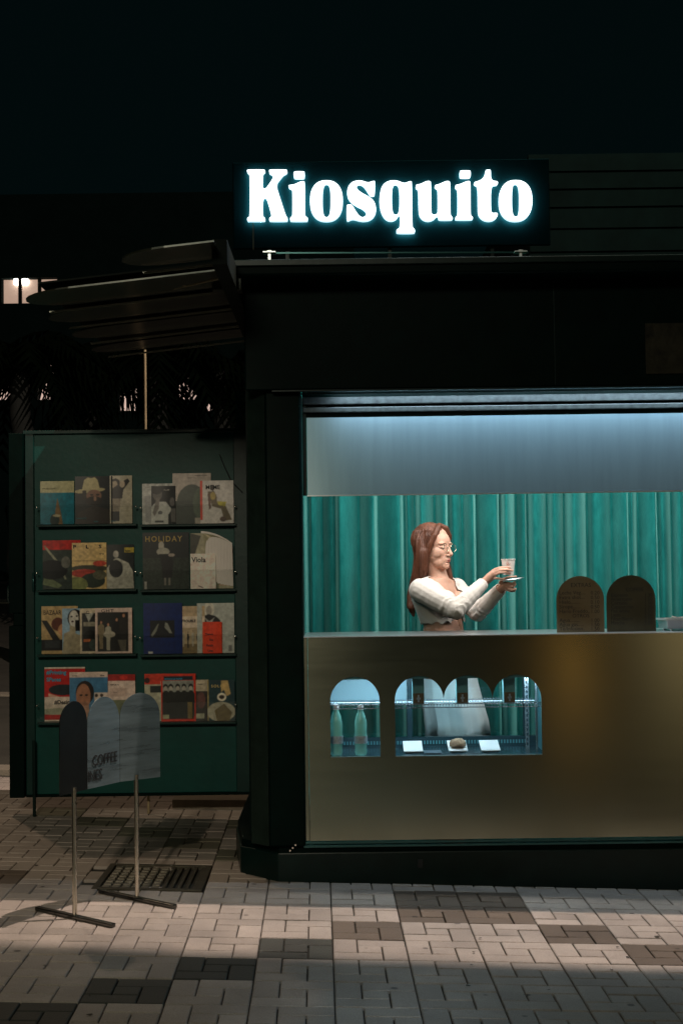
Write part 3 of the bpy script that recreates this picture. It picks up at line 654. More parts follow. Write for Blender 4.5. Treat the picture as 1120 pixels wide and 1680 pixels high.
for ch, off, loops in letters:
    lp = []
    for l in loops:
        l = smooth_loop(l, 2) if len(l) < 44 or l is Kc or l is sc_ else l
        lp.append([(q.x, q.z) for q in (P(a, b, SY) for a, b in c2p(off, l))])
    me = plate(lp, .03, 0, -.0028); me.transform(Matrix.Translation((0, SY, 0)))
    lo = link('letter', me, [M['letter'], M['letter_side'], M['letter_back']], sg, label='glowing letter ' + ch)
    for p_ in me.polygons: p_.material_index = 0 if p_.normal.y < -.9 else (2 if p_.normal.y > .9 else 1)
a = P(380, 262, SY); b = P(905, 398, SY)
one(lambda m: m.box((a.x, SY + .046, b.z), (b.x, SY + .066, a.z)), 'halo_catcher', M['halo_catch'], sg, bevel=.004)  # added behind the letters so their glow shows as a halo
l0, l1 = P(414, 364, SY), P(414, 408, SY)
one(lambda m: m.box((l0.x, SY + .02, l1.z), (l0.x + .004, SY + .03, l0.z)), 'cable', M['iron'], sg)
b0, b1 = P(432, 415.5, SY - .06), P(866, 414, SY - .06)
one(lambda m: m.bar(b0, b1, .012, .006), 'mounting_bar', M['trim'], sg)
for q in (P(442, 415, SY - .06), P(853, 414, SY - .06)):
    one(lambda m: (m.box((q.x - .028, SY - .085, q.z - .002), (q.x + .028, SY - .03, q.z + .003)), m.box((q.x - .010, SY - .075, q.z + .003), (q.x + .010, SY - .05, q.z + .009)), m.box((q.x - .006, SY - .07, 2.712), (q.x + .006, SY - .05, q.z - .002))), 'mounting_bracket', M['steel_pale'], sg)
for px in (470, 640, 810):
    q = P(px, 405, SY)
    one(lambda m: m.box((q.x - .008, SY + .077, 2.712), (q.x + .008, SY + .09, q.z + .25)), 'post', M['black2'], sg)

# ------------------------------------------------------------------ magazine leaf (open side door)
LY = 7.84
a = P(42, 712, LY); b = P(411, 1299, LY)
lx0, lx1, lz0, lz1 = a.x, b.x, b.z, a.z
mr = empty('magazine_door', ((lx0 + lx1) / 2, LY, lz0), label='open teal door of the kiosk used as a wall rack for magazines', cat='display rack')
one(lambda m: m.box((lx0, LY, lz0), (lx1, LY + .03, lz1)), 'door_leaf', M['teal'], mr, bevel=.004)
fw = .045
one(lambda m: m.box((lx1 - .075, LY - .018, lz0), (lx1, LY - .001, lz1)), 'door_stile', M['teal_dark'], mr, bevel=.004)
one(lambda m: m.box((lx0, LY - .018, lz0), (lx0 + .05, LY - .001, lz1)), 'door_stile', M['teal_dark'], mr, bevel=.004)
one(lambda m: m.box((lx0 - .01, LY - .022, lz1 - .004), (lx1 + .01, LY + .035, lz1 + .016)), 'top_rail', M['teal_dark'], mr, bevel=.003)
one(lambda m: m.box((lx0, LY - .020, lz0 - .012), (lx1, LY + .02, lz0)), 'bottom_rail', M['black'], mr)
# folded outer leaf at the left with handle and lock recess
ox0 = P(18, 900, LY).x
zn0, zn1 = P(25, 1026, LY).z, P(25, 1006, LY).z
m = MB(); m.box((ox0, LY - .05, lz0 - .01), (lx0 - .003, LY + .05, zn0)); m.box((ox0, LY - .05, zn1), (lx0 - .003, LY + .05, lz1)); m.box((ox0 + .025, LY - .05, zn0), (lx0 - .003, LY + .05, zn1))
m.build('folded_edge', M['black'], mr, bevel=.004)
hp0, hp1 = P(15, 960, LY), P(15, 990, LY)
one(lambda m: m.tube([(ox0, LY - .02, hp0.z), (hp0.x, LY - .02, hp0.z - .01), (hp0.x, LY - .02, hp1.z + .01), (ox0, LY - .02, hp1.z)], .006, 8), 'handle', M['black2'], mr, smooth=True)
hp = P(57, 955, LY)
one(lambda m: m.tube([(hp.x, LY - .02, hp.z + .05), (hp.x + .003, LY - .045, hp.z + .03), (hp.x + .003, LY - .045, hp.z - .03), (hp.x, LY - .02, hp.z - .05)], .006, 8), 'pull_handle', M['trim'], mr, smooth=True)
dp = P(55, 1338, LY - .08)
one(lambda m: m.tube([(dp.x, LY - .05, gz(dp.x)), (dp.x, LY - .05, lz0 + .30)], .009, 10), 'drop_bolt', M['black2'], mr, smooth=True)
one(lambda m: m.tube([P(360, 745, LY - .02), P(368, 765, LY - .03), P(380, 790, LY - .03), P(398, 808, LY - .02)], .003, 6), 'cable', M['cable'], mr, smooth=True)
one(lambda m: (m.bar(P(388, 662, LY), P(404, 695, LY - .05), .012, .006), m.box((lx1 - .06, LY, lz1 + .016), (lx1 - .01, LY + .02, lz1 + .22))), 'door_stay', M['teal'], mr)
# holders
rows = [(858, 1), (965, 1), (1071, 1), (1182, 1)]
hold = []
for ri, (yb, _) in enumerate(rows):
    for ci, (xa, xb) in enumerate(((62, 225), (231, 388))):
        A = P(xa, yb, LY - .03); B = P(xb, yb, LY - .03)
        one(lambda m: m.box((A.x, LY - .055, B.z - .016), (B.x, LY - .0005, B.z - .004)), 'shelf_ledge', M['teal_dark'], mr, bevel=.002)
        one(lambda m: m.box((A.x, LY - .055, B.z - .004), (B.x, LY - .0525, B.z + .105)), 'acrylic_front', M['acrylic'], mr)
        for sx in (A.x + .003, B.x - .003):
            one(lambda m: m.lathe([(.0055, 0), (.0055, .012), (.003, .014)], (sx, LY - .053, B.z + .09), 10, ax=Matrix.Rotation(rad(90), 3, 'X')), 'standoff_screw', M['dot'], mr, smooth=True)

# cover painter -------------------------------------------------
class Cover:
    def __init__(s, w, h, bg):
        s.w, s.h = w, h; s.a = np.zeros((h, w, 3)); s.a[:] = srgb(*bg)
        yy, xx = np.mgrid[0:h, 0:w]; s.x = (xx + .5) / w; s.y = (yy + .5) / h
    def put(s, m, c): s.a[m] = srgb(*c)
    def rect(s, x0, y0, x1, y1, c): s.put((s.x >= x0) & (s.x < x1) & (s.y >= y0) & (s.y < y1), c)
    def ell(s, cx, cy, rx, ry, c, rot=0):
        dx, dy = s.x - cx, s.y - cy
        dx, dy = dx * math.cos(rot) + dy * math.sin(rot), -dx * math.sin(rot) + dy * math.cos(rot)
        s.put((dx / rx) ** 2 + (dy / ry) ** 2 < 1, c)
    def poly(s, pts, c):
        ins = np.zeros_like(s.x, bool)
        for i in range(len(pts)):
            (x1, y1), (x2, y2) = pts[i], pts[(i + 1) % len(pts)]
            if y1 == y2: continue
            ins ^= ((s.y > min(y1, y2)) & (s.y <= max(y1, y2)) & (s.x < (x2 - x1) * (s.y - y1) / (y2 - y1) + x1))
        s.put(ins, c)
    def noise(s, a, sc=6, box=(0, 0, 1, 1)):
        n = rng.rand(max(2, int(s.h / sc)) + 2, max(2, int(s.w / sc)) + 2)
        yy = s.y * (n.shape[0] - 1.01); xx = s.x * (n.shape[1] - 1.01); i = yy.astype(int); j_ = xx.astype(int); fy = yy - i; fx = xx - j_
        v = n[i, j_] * (1 - fy) * (1 - fx) + n[i + 1, j_] * fy * (1 - fx) + n[i, j_ + 1] * (1 - fy) * fx + n[i + 1, j_ + 1] * fy * fx
        m = (s.x >= box[0]) & (s.x < box[2]) & (s.y >= box[1]) & (s.y < box[3])
        s.a[m] *= (1 + a * (v[m] - .5) * 2)[:, None]
    def fig(s, cx, top, k, skin=(170, 140, 120), hair=(35, 28, 25), cloth=(60, 60, 60), leg=None):
        s.ell(cx, top + .05 * k, .055 * k, .06 * k, hair); s.ell(cx, top + .065 * k, .04 * k, .05 * k, skin)
        s.poly([(cx - .035 * k, top + .11 * k), (cx + .035 * k, top + .11 * k), (cx + .13 * k, top + .18 * k), (cx + .15 * k, top + .42 * k), (cx + .09 * k, top + .55 * k), (cx - .09 * k, top + .55 * k), (cx - .15 * k, top + .42 * k), (cx - .13 * k, top + .18 * k)], cloth)
        s.poly([(cx - .09 * k, top + .52 * k), (cx + .09 * k, top + .52 * k), (cx + .07 * k, top + 1.0 * k), (cx - .07 * k, top + 1.0 * k)], leg or cloth)
def magazine(x0, y0, x1, y1, layer, lab, paint, bg, titles=(), curl=0, cat='magazine'):
    Y = LY - .012 - layer * .009
    A = P(x0, y1, Y); B = P(x1, y0, Y); w, h = B.x - A.x, B.z - A.z
    row = min(range(4), key=lambda i: abs(rows[i][0] - y1)); base = P(150 if x0 < 228 else 310, rows[row][0], LY - .03).z - .004
    top = B.z; z0 = base; h = top - z0
    gw, gh = max(20, int((x1 - x0) * 1.6)), max(24, int((y1 - y0) * 1.6))
    c = Cover(gw, gh, bg); paint(c); c.noise(.16, 7); c.noise(.14, 2.5)
    for _ in range(2):
        q_ = np.pad(c.a, ((1, 1), (1, 1), (0, 0)), mode='edge'); c.a = (q_[1:-1, 1:-1] * 2 + q_[:-2, 1:-1] + q_[2:, 1:-1] + q_[1:-1, :-2] + q_[1:-1, 2:]) / 6
    c.a = np.clip(1.45 * c.a ** 1.14, 0, .86)
    e = empty('magazine' if cat == 'magazine' else 'book', ((A.x + B.x) / 2, Y, z0), label=lab, cat=cat)
    X = np.linspace(A.x, B.x, gw + 1); Z = np.linspace(top, z0, gh + 1)
    def bend(x, z): 
        s = (x - A.x) / w; t = (z - z0) / h
        return Y - .004 + .004 * math.sin(s * 3.1) - .0 + (curl * max(0, t - .55) ** 2 * max(0, s - .3) * -.35)
    def shear(x, z):
        s = (x - A.x) / w; t = (z - z0) / h; return z - curl * .10 * max(0, t - .5) * max(0, s - .2) ** 2 * 2
    v = [(float(x), bend(x, z), float(shear(x, z))) for z in Z for x in X]
    f = [(r * (gw + 1) + q, (r + 1) * (gw + 1) + q, (r + 1) * (gw + 1) + q + 1, r * (gw + 1) + q + 1) for r in range(gh) for q in range(gw)]
    me = bpy.data.meshes.new('cover'); me.from_pydata(v, [], f); me.update()
    at = me.color_attributes.new('print', 'FLOAT_COLOR', 'CORNER')
    cc = np.concatenate([c.a, np.ones((gh, gw, 1))], 2).reshape(-1, 4); at.data.foreach_set('color', np.repeat(cc, 4, axis=0).astype(np.float32).ravel())
    link('cover', me, M['cover'], e)
    th = .004 + .003 * ((x0 * 7) % 3) / 3
    if not curl: one(lambda m: m.box((A.x + .001, Y + .0015, z0), (B.x - .001, Y + .0015 + th, top - .001)), 'pages', M['paper'], e)
    else:
        for q in range(3):
            m = MB(); n = 10; vv = []
            for i in range(n + 1):
                x = A.x + w * (.25 + .75 * i / n)
                for z in (z0, top + .004 * (q + 1)): vv.append((x, bend(x, z) + .003 + .002 * q, shear(x, z)))
            m.add(vv, [(2 * i, 2 * i + 2, 2 * i + 3, 2 * i + 1) for i in range(n)]); m.build('page', M['paper'], e)
    for (body, fx, fy, size, col, sx, off, *rest) in titles:
        mm = ink(col)
        text('title_lettering', body, size, Matrix.Translation((A.x + fx * w, Y - .0045, top - fy * h)), mm, e, sx=sx, off=off, spacing=rest[0] if rest else 1.0)
    return e
inks = {}
def ink(c):
    if c not in inks: inks[c] = mat('ink_%d' % len(inks), srgb(*c), .5)
    return inks[c]
BK = (22, 22, 24); WH = (205, 198, 188)
def p_a(c): c.rect(0, 0, 1, .27, (170, 165, 130)); c.poly([(.5, .38), (.62, .78), (.66, 1), (.36, 1), (.42, .78)], (120, 95, 60)); c.ell(.42, .9, .14, .14, (30, 50, 45)); c.ell(.48, .80, .12, .03, (170, 160, 130)); c.noise(.15)
magazine(67, 789, 122, 859, 0, 'teal magazine with a beige title band and a tall spire on its cover', p_a, (20, 110, 125), [('MALIBU DIARY', .06, .19, .012, (90, 90, 70), 1.0, 0)])
def p_b(c):
    c.noise(.3); c.ell(.38, .30, .42, .05, (160, 150, 115), -.06); c.poly([(.18, .30), (.24, .08), (.34, .02), (.42, .04), (.52, .02), (.60, .08), (.66, .27)], (168, 158, 122)); c.ell(.5, .41, .20, .13, (122, 92, 76)); c.ell(.44, .39, .05, .02, (50, 36, 30)); c.ell(.60, .39, .05, .02, (50, 36, 30)); c.ell(.5, .52, .22, .10, (34, 26, 22)); c.ell(.53, .47, .04, .05, (135, 104, 84)); c.rect(.2, .30, .3, .5, (40, 34, 30)); c.ell(.55, .8, .35, .12, (75, 55, 48))
    c.poly([(.1, .75), (.5, .62), (1, .72), (1, 1), (.0, 1)], (50, 42, 38))
magazine(124, 781, 185, 857, 0, 'dark magazine with a bearded man in a cream cowboy hat', p_b, (28, 32, 34), [('FANTASTIC', .04, .90, .012, (50, 130, 140), .9, 0), ('MAN', .5, .97, .012, (50, 130, 140), .9, 0)])
def p_c(c):
    c.ell(.25, .16, .2, .10, (30, 26, 24)); c.ell(.22, .20, .13, .09, (165, 150, 130)); c.poly([(.08, .28), (.5, .14), (.8, .06), (.9, .12), (.6, .30), (.55, .48), (.08, .48)], (34, 32, 32)); c.ell(.55, .18, .12, .07, (170, 155, 135)); c.poly([(.08, .48), (.5, .48), (.42, .75), (.05, .75)], (130, 120, 105)); c.rect(.04, .75, .42, .95, (30, 32, 36))
magazine(181, 780, 217, 857, 0, 'pale narrow magazine with a man in a black shirt, arm raised', p_c, (165, 158, 140), [('apart', .06, .96, .012, (60, 130, 145), 1, 0)])
def p_d(c): c.noise(.3, 5); c.rect(.1, .3, .28, .95, (140, 140, 138))
magazine(234, 793, 285, 857, 0, 'light grey magazine half hidden behind a black and white one', p_d, (165, 165, 160), [('a magazine on people', .1, .09, .007, (80, 80, 78), 1, 0)])
def p_e(c):
    c.ell(.25, .22, .19, .16, (95, 92, 88)); c.ell(.22, .14, .2, .08, (40, 38, 38)); c.poly([(.0, .55), (.2, .42), (.6, .42), (.85, .62), (.7, .75), (.7, 1), (0, 1)], (178, 178, 172)); c.poly([(.22, .3), (.35, .3), (.3, .6), (.12, .8), (.05, .7)], (110, 105, 100)); c.ell(.86, .42, .1, .12, (95, 92, 90)); c.rect(.8, .6, 1, .95, (100, 98, 95)); c.ell(.36, .70, .1, .05, (90, 90, 90)); c.rect(.15, .9, .5, .96, (60, 60, 60))
magazine(249, 797, 288, 856, 1, 'black and white magazine with a man in a white T-shirt', p_e, (26, 28, 30), [('FLUFF', .52, .13, .012, (210, 205, 195), 1, 0)])
def p_f(c): c.ell(.5, .62, .40, .40, (58, 68, 58)); c.rect(.06, .55, .9, 1, (42, 54, 46)); c.ell(.74, .60, .22, .32, (78, 90, 74)); c.rect(.58, .88, .78, 1, (150, 142, 130)); c.noise(.12)
magazine(284, 776, 346, 856, 0, 'tall pale magazine showing the back of a dark green head', p_f, (160, 150, 140), [('FASHION FOR MEN', .58, .055, .008, (90, 85, 80), 1, 0), ('Number three', .4, .10, .008, (90, 85, 80), 1, 0)])
def p_g(c):
    c.rect(0, .0, .07, .92, (190, 60, 35)); c.ell(.37, .17, .06, .07, (60, 42, 34)); c.poly([(.22, .26), (.42, .24), (.5, .38), (.5, .5), (.75, .58), (.95, .92), (.72, .94), (.62, .66), (.35, .6), (.3, .46)], (95, 82, 55)); c.poly([(.5, .48), (.78, .5), (.75, .6), (.55, .58)], (170, 160, 60)); c.poly([(.22, .3), (.28, .3), (.33, .64), (.26, .68)], (92, 66, 52)); c.ell(.38, .36, .08, .09, (160, 140, 70)); c.ell(.68, .9, .1, .06, (80, 60, 45))
magazine(329, 788, 383, 855, 2, 'white magazine titled MEME with a figure in yellow bending', p_g, (190, 184, 178), [('MEME', .16, .20, .033, (20, 20, 20), .95, .0006)])
def p_h(c): c.rect(0, 0, 1, .19, (168, 40, 32)); c.poly([(.05, .7), (.5, .92), (.4, .98), (.0, .9)], (110, 120, 90)); c.poly([(.06, .1), (.5, .52), (.62, .8), (.57, .8), (.46, .56), (.02, .12)], (140, 140, 120)); c.ell(.25, .6, .4, .2, (20, 24, 26)); c.ell(.6, .45, .12, .12, (100, 100, 92)); c.noise(.3)
magazine(71, 886, 133, 964, 0, 'magazine with a red top band over a dark green photograph', p_h, (52, 62, 56), [('AN', .02, .16, .018, (210, 70, 50), 1, 0)])
def p_i(c): c.rect(0, .38, 1, .40, (140, 120, 80)); c.ell(.5, .56, .55, .08, (60, 60, 44)); c.ell(.8, .45, .2, .06, (170, 70, 50)); c.ell(.35, .66, .38, .09, (165, 62, 48)); c.ell(.6, .82, .36, .16, (45, 55, 45)); c.ell(.15, .9, .3, .16, (120, 125, 75)); c.ell(.8, .7, .2, .1, (90, 88, 70)); c.noise(.25, 5)
magazine(119, 890, 175, 965, 1, 'beige magazine titled PLS with a red and green landscape', p_i, (190, 165, 115), [('P', .03, .12, .026, BK, 1.25, .001), ('L', .40, .12, .026, BK, 1.25, .001), ('S', .78, .12, .026, BK, 1.25, .001), ('N\u00b012', .80, .26, .012, BK, .9, .0004)])
def p_j(c): c.ell(.35, .22, .1, .08, (160, 155, 145)); c.poly([(.3, .32), (.4, .3), (.8, .42), (.95, .6), (1, 1), (0, 1), (0, .55)], (160, 158, 146)); c.ell(.35, .55, .25, .2, (28, 30, 32)); c.rect(.65, .07, 1, .18, (168, 150, 62)); c.noise(.25)
magazine(175, 893, 220, 965, 0, 'dark magazine with a figure in a wide white dress and a yellow label', p_j, (34, 40, 40), [('hube', .68, .165, .017, BK, .9, .0003)])
def p_k(c): c.noise(.2); c.rect(0, .45, 1, 1, (44, 54, 46)); c.noise(.5, 3, (0, .45, 1, 1)); c.ell(.40, .24, .06, .09, (165, 160, 148)); c.ell(.44, .34, .14, .07, (155, 152, 140)); c.poly([(.35, .38), (.62, .38), (.66, .55), (.62, .8), (.42, .8), (.4, .55)], (22, 24, 26)); c.ell(.62, .4, .07, .03, (150, 140, 130)); c.rect(.46, .8, .5, .93, (120, 116, 106)); c.rect(.55, .8, .59, .93, (120, 116, 106)); c.rect(.03, .86, .08, .99, (150, 148, 140))
magazine(235, 873, 310, 964, 0, 'large black magazine titled HOLIDAY in gold letters', p_k, (30, 36, 36), [('HOLIDAY', .05, .16, .043, (175, 148, 82), .92, .0008, 1.28)])
def p_l(c): c.poly([(0, 0), (.25, .05), (.1, .4), (0, .5)], (60, 60, 50)); c.poly([(.3, .0), (.85, .1), (.95, .3), (1, .9), (.9, .5), (.7, .2)], (190, 180, 155)); c.rect(.45, .15, .6, .5, (95, 92, 76)); c.rect(.65, .45, 1, .95, (165, 145, 120)); c.rect(.5, .5, .66, 1, (96, 100, 76)); c.noise(.2)
magazine(313, 874, 382, 963, 0, 'thick beige magazine with curling pages at its upper corner', p_l, (150, 145, 122), (), curl=1)
magazine(313, 908, 354, 963, 2, 'small white booklet titled Viola standing in front of the curled magazine', lambda c: c.poly([(.3, .9), (.5, .96), (.48, .98), (.28, .92)], (60, 55, 50)), (215, 200, 188), [('Viola', .05, .24, .040, BK, .95, .0006)])
def p_n(c): c.ell(.45, .38, .18, .14, (90, 50, 36)); c.poly([(.0, .3), (.15, .3), (.5, .7), (.3, .7)], (35, 36, 36)); c.ell(.65, .5, .2, .14, (170, 130, 95)); c.rect(0, .7, 1, .93, (28, 30, 32)); c.rect(.1, .72, .5, .88, (50, 54, 56)); c.rect(.6, .74, .8, .88, (110, 112, 88)); c.noise(.2)
magazine(69, 994, 128, 1070, 0, 'beige magazine lettered BAZAAR with a dark red haired figure', p_n, (168, 145, 105), [('BAZAAR', .05, .18, .036, BK, .72, 0)])
def p_o(c): c.ell(.7, .22, .42, .2, (20, 18, 18)); c.ell(.62, .23, .26, .19, (180, 176, 166)); c.rect(.68, .26, .98, .5, (22, 20, 20)); c.poly([(.4, .36), (.7, .42), (.7, .55), (1, .6), (1, 1), (0, 1), (.1, .55), (.4, .5)], (152, 142, 118)); c.ell(.55, .29, .07, .02, (60, 30, 28)); c.ell(.5, .18, .06, .02, BK); c.ell(.78, .17, .06, .02, BK); c.noise(.12)
magazine(103, 998, 133, 1071, 1, 'magazine with a black haired face tilted over bare shoulders', p_o, (135, 160, 175))
def p_p(c): c.rect(.12, .1, 1, .95, (40, 42, 42)); c.poly([(.3, .12), (.8, .1), (.5, .3)], (160, 160, 150)); c.rect(.2, .3, .9, .4, (130, 125, 110)); c.ell(.6, .62, .4, .14, (18, 18, 18)); c.rect(.2, .68, .6, .74, (170, 100, 60)); c.ell(.75, .8, .25, .12, (60, 70, 66)); c.noise(.3)
magazine(132, 998, 160, 1071, 2, 'narrow cream bordered magazine showing a stack of clothes', p_p, (185, 172, 150), [('C', .35, .12, .024, BK, 1, 0)])
def p_q(c):
    c.rect(.06, .09, .9, .96, (34, 36, 34))
    for x, t, k, cl in ((.16, .28, .62, (120, 108, 84)), (.35, .33, .6, (150, 146, 130)), (.58, .22, .72, (28, 28, 28)), (.77, .12, .8, (44, 42, 38))): c.fig(x, t, k, (165, 125, 100), (70, 45, 30), cl)
    c.ell(.38, .58, .16, .07, (158, 152, 136)); c.poly([(.6, .7), (.84, .7), (.82, .96), (.7, .96)], (90, 86, 76))
magazine(157, 997, 217, 1071, 3, 'cream framed magazine with a group of four people, lettered CHT', p_q, (190, 170, 158), [('GHT', .16, .095, .026, BK, 1.2, 0, 1.15)])
def p_r(c): c.rect(.17, .34, .80, .68, (24, 28, 34)); c.poly([(.2, .62), (.36, .42), (.40, .40), (.33, .56), (.22, .67)], (120, 122, 112)); c.poly([(.56, .38), (.62, .40), (.74, .6), (.68, .6), (.54, .48)], (130, 132, 124)); c.rect(.12, .95, .24, .99, (170, 170, 165)); c.noise(.05)
magazine(236, 989, 299, 1070, 1, 'large navy blue book with a small dark picture of two hands', p_r, (10, 40, 95))
def p_s(c): c.rect(0, 0, 1, .22, (170, 150, 122)); c.rect(0, .46, 1, .8, (165, 148, 120)); c.rect(0, .8, 1, 1, (120, 104, 74)); [c.fig(.1 + .2 * i, .52 + .02 * (i % 2), .34, (150, 130, 110), BK, (40, 40, 40) if i % 2 else (160, 155, 140)) for i in range(4)]; c.noise(.12)
magazine(297, 994, 336, 1069, 0, 'pale magazine lettered TROUBLE above a seated group photo', p_s, (196, 180, 160), [('TROUBLE', .04, .34, .0195, BK, .92, .0006)])
def p_t(c): c.ell(.32, .13, .15, .15, (190, 186, 172)); c.ell(.32, .15, .08, .1, (150, 145, 135)); c.poly([(.12, .28), (.3, .22), (.5, .26), (.62, .34), (.62, .5), (.16, .5)], (28, 28, 30)); c.poly([(.2, .28), (.33, .48), (.48, .28), (.33, .36)], (150, 148, 142)); c.rect(.84, .84, .94, .97, (120, 120, 116)); c.noise(.08)
magazine(324, 989, 384, 1069, 0, 'grey magazine with a blonde woman in a dark V-neck', p_t, (165, 168, 160))
magazine(333, 1020, 364, 1068, 2, 'orange paperback lettered There is No Finish Line', lambda c: c.noise(.03), (205, 70, 38), [('There is', .12, .42, .0165, BK, .8, .0003), ('No', .34, .60, .0165, BK, 1, .0003), ('Finish', .18, .78, .0165, BK, 1, .0003), ('Line', .26, .95, .0165, BK, 1, .0003)], cat='book')
def p_v(c): c.ell(.45, .42, .35, .1, (35, 45, 50)); c.poly([(.1, .48), (.5, .58), (.5, .62), (.1, .54)], (190, 150, 130)); c.rect(0, .55, 1, .78, (195, 182, 168)); c.ell(.3, .82, .5, .06, (150, 150, 130)); c.rect(0, .97, 1, 1, (190, 180, 165)); c.rect(0, 0, 1, .03, (180, 175, 160)); c.noise(.12)
magazine(74, 1094, 140, 1182, 0, 'red magazine lettered #Printing in cyan above a #Des strip', p_v, (165, 38, 34), [('#Printing', .05, .13, .030, (30, 150, 180), .98, .0008), ('SPaces', .05, .26, .030, (30, 150, 180), .98, .0008), ('#Design', .24, .68, .030, BK, .95, .0008)])
def p_w(c): c.rect(0, 0, 1, .11, (190, 172, 160)); c.ell(.40, .42, .24, .24, (36, 30, 28)); c.ell(.36, .50, .19, .26, (150, 108, 84)); c.poly([(.3, .7), (.5, .68), (.52, .85), (.8, 1), (.1, 1)], (165, 130, 110)); c.ell(.30, .47, .04, .02, BK); c.ell(.44, .47, .04, .02, BK); c.rect(.65, .42, 1, .7, (195, 180, 168)); c.ell(.70, .48, .045, .035, (70, 60, 55)); c.ell(.84, .48, .045, .035, (70, 60, 55)); c.noise(.06)
magazine(115, 1102, 177, 1182, 1, 'blue magazine with a short haired head portrait, behind the sign', p_w, (70, 115, 145), [('kinfolk', .07, .085, .010, (70, 60, 55), 1, 0), ('Wire', .8, .085, .011, BK, 1, .0002)])
def p_x(c): c.rect(0, 0, 1, .14, (150, 45, 40)); c.ell(.65, .07, .12, .05, (190, 60, 50)); c.rect(0, .55, 1, 1, (110, 116, 90)); c.rect(.24, .3, .75, .48, (180, 160, 148)); c.ell(.06, .36, .05, .04, (70, 60, 60)); c.noise(.1)
magazine(168, 1106, 222, 1182, 0, 'white magazine with a red heading strip, right of the head portrait', p_x, (196, 178, 166), [('ART REPORTS', .1, .24, .012, (80, 70, 65), 1, 0), ('Lorem', .35, .40, .008, (90, 80, 75), 1, 0)])
def p_y(c): c.rect(0, .22, 1, 1, (160, 158, 138)); c.rect(.2, .26, .9, .4, (40, 48, 46)); c.ell(.1, .14, .1, .06, (60, 26, 24)); c.rect(.6, .16, 1, .24, (170, 168, 150)); c.noise(.2)
magazine(238, 1105, 281, 1181, 0, 'red topped magazine partly covered by a red framed one', p_y, (180, 60, 40))
def p_z(c):
    c.rect(.05, .14, .94, .95, (130, 132, 124)); c.rect(.05, .38, .94, .95, (32, 34, 30))
    for i, x in enumerate((.13, .28, .48, .66, .86)): c.ell(x, .27, .07, .06, (26, 26, 26)); c.ell(x, .31, .055, .05, (160, 156, 144)); c.poly([(x - .1, .42), (x - .03, .35), (x + .03, .35), (x + .12, .42), (x + .1, .9), (x - .1, .9)], (36, 38, 34))
    c.rect(.08, .05, .92, .13, (26, 40, 50)); c.rect(.05, .86, .22, .94, (160, 160, 130)); c.rect(.76, .6, .9, .94, (120, 104, 66)); c.noise(.15)
magazine(265, 1105, 321, 1180, 2, 'red framed magazine with a row of five people and blue lettering', p_z, (185, 55, 35), [('MONOCLE PAPER', .10, .125, .013, (40, 140, 175), .95, .0004)])
def p_aa(c): c.rect(0, .28, 1, 1, (60, 56, 52)); c.ell(.5, .5, .3, .2, (100, 70, 64)); c.rect(.1, .82, .7, .94, (150, 150, 130)); c.noise(.2)
magazine(318, 1115, 342, 1181, 1, 'narrow beige magazine squeezed between the red framed one and SOLO', p_aa, (170, 160, 138), [('r Comet', .2, .12, .011, BK, .9, 0)])
def p_ab(c): c.rect(0, 0, .05, 1, (150, 135, 90)); c.poly([(.5, .02), (.75, .02), (.85, .35), (.7, .4), (.6, .25), (.5, .3)], (180, 155, 105)); c.ell(.52, .42, .17, .10, (205, 196, 176)); c.ell(.52, .42, .10, .05, (60, 50, 40)); c.ell(.5, .78, .52, .24, (165, 160, 140)); c.poly([(.25, .75), (.6, .58), (.9, .8), (.8, 1), (.35, 1)], (110, 98, 68)); c.noise(.15)
magazine(341, 1115, 385, 1180, 2, 'dark magazine titled SOLO with a coffee cup and round plate', p_ab, (34, 62, 66), [('SOLO', .14, .18, .020, (205, 180, 110), 1.05, .0005, 1.35)])

# ------------------------------------------------------------------ pavement sign with three arches
bs = empty('arched_sign', (-.95, 5.75, gz(-.95)), label='free standing metal sign of three joined arches reading COFFEE on two poles', cat='sign')
zb = .524; H = .357
plans = [((-1.099, 5.525), (-1.022, 5.69)), ((-1.022, 5.69), (-.922, 5.875)), ((-.922, 5.875), (-.772, 6.0))]
for i, ((xa, ya), (xb, yb)) in enumerate(plans):
    w = math.hypot(xb - xa, yb - ya); ang = math.atan2(yb - ya, xb - xa); r = w / 2 - .001
    me = plate([[(.001, 0), (w - .001, 0)] + arc(w / 2, H - r, r, 0, 180)], .004)
    me.transform(Matrix.Translation((xa, ya, zb)) @ Matrix.Rotation(ang, 4, 'Z'))
    link('arch_plate', me, M['board_dark'] if i == 0 else M['board'], bs, label='dark arch plate' if i == 0 else None)
    if i == 1:
        Mx = Matrix.Translation((xa, ya, zb)) @ Matrix.Rotation(ang, 4, 'Z')
        text('sign_lettering', 'COFFEE', .060, Mx @ Matrix.Translation((.028, -.003, .088)), M['ink'], bs, sx=.78, off=.0003, thick=.001)
        text('sign_lettering', 'INES', .060, Mx @ Matrix.Translation((-.004, -.003, .030)), M['ink'], bs, sx=.80, off=.0003, thick=.001)
for (px, Y, x) in ((118, 5.60, -1.06), (220, 5.92, -.863)):
    z0 = gz(x); one(lambda m: m.tube([(x, Y + .008, z0 + .012), (x, Y + .008, .545)], .0095, 14), 'pole', M['chrome'], bs, smooth=True)
    dx, dy = .172, -.122
    one(lambda m: m.bar((x - dx, Y - dy, gz(x - dx) + .009), (x + dx, Y + dy, gz(x + dx) + .009), .026, .016), 'foot_bar', M['foot'], bs, bevel=.004)

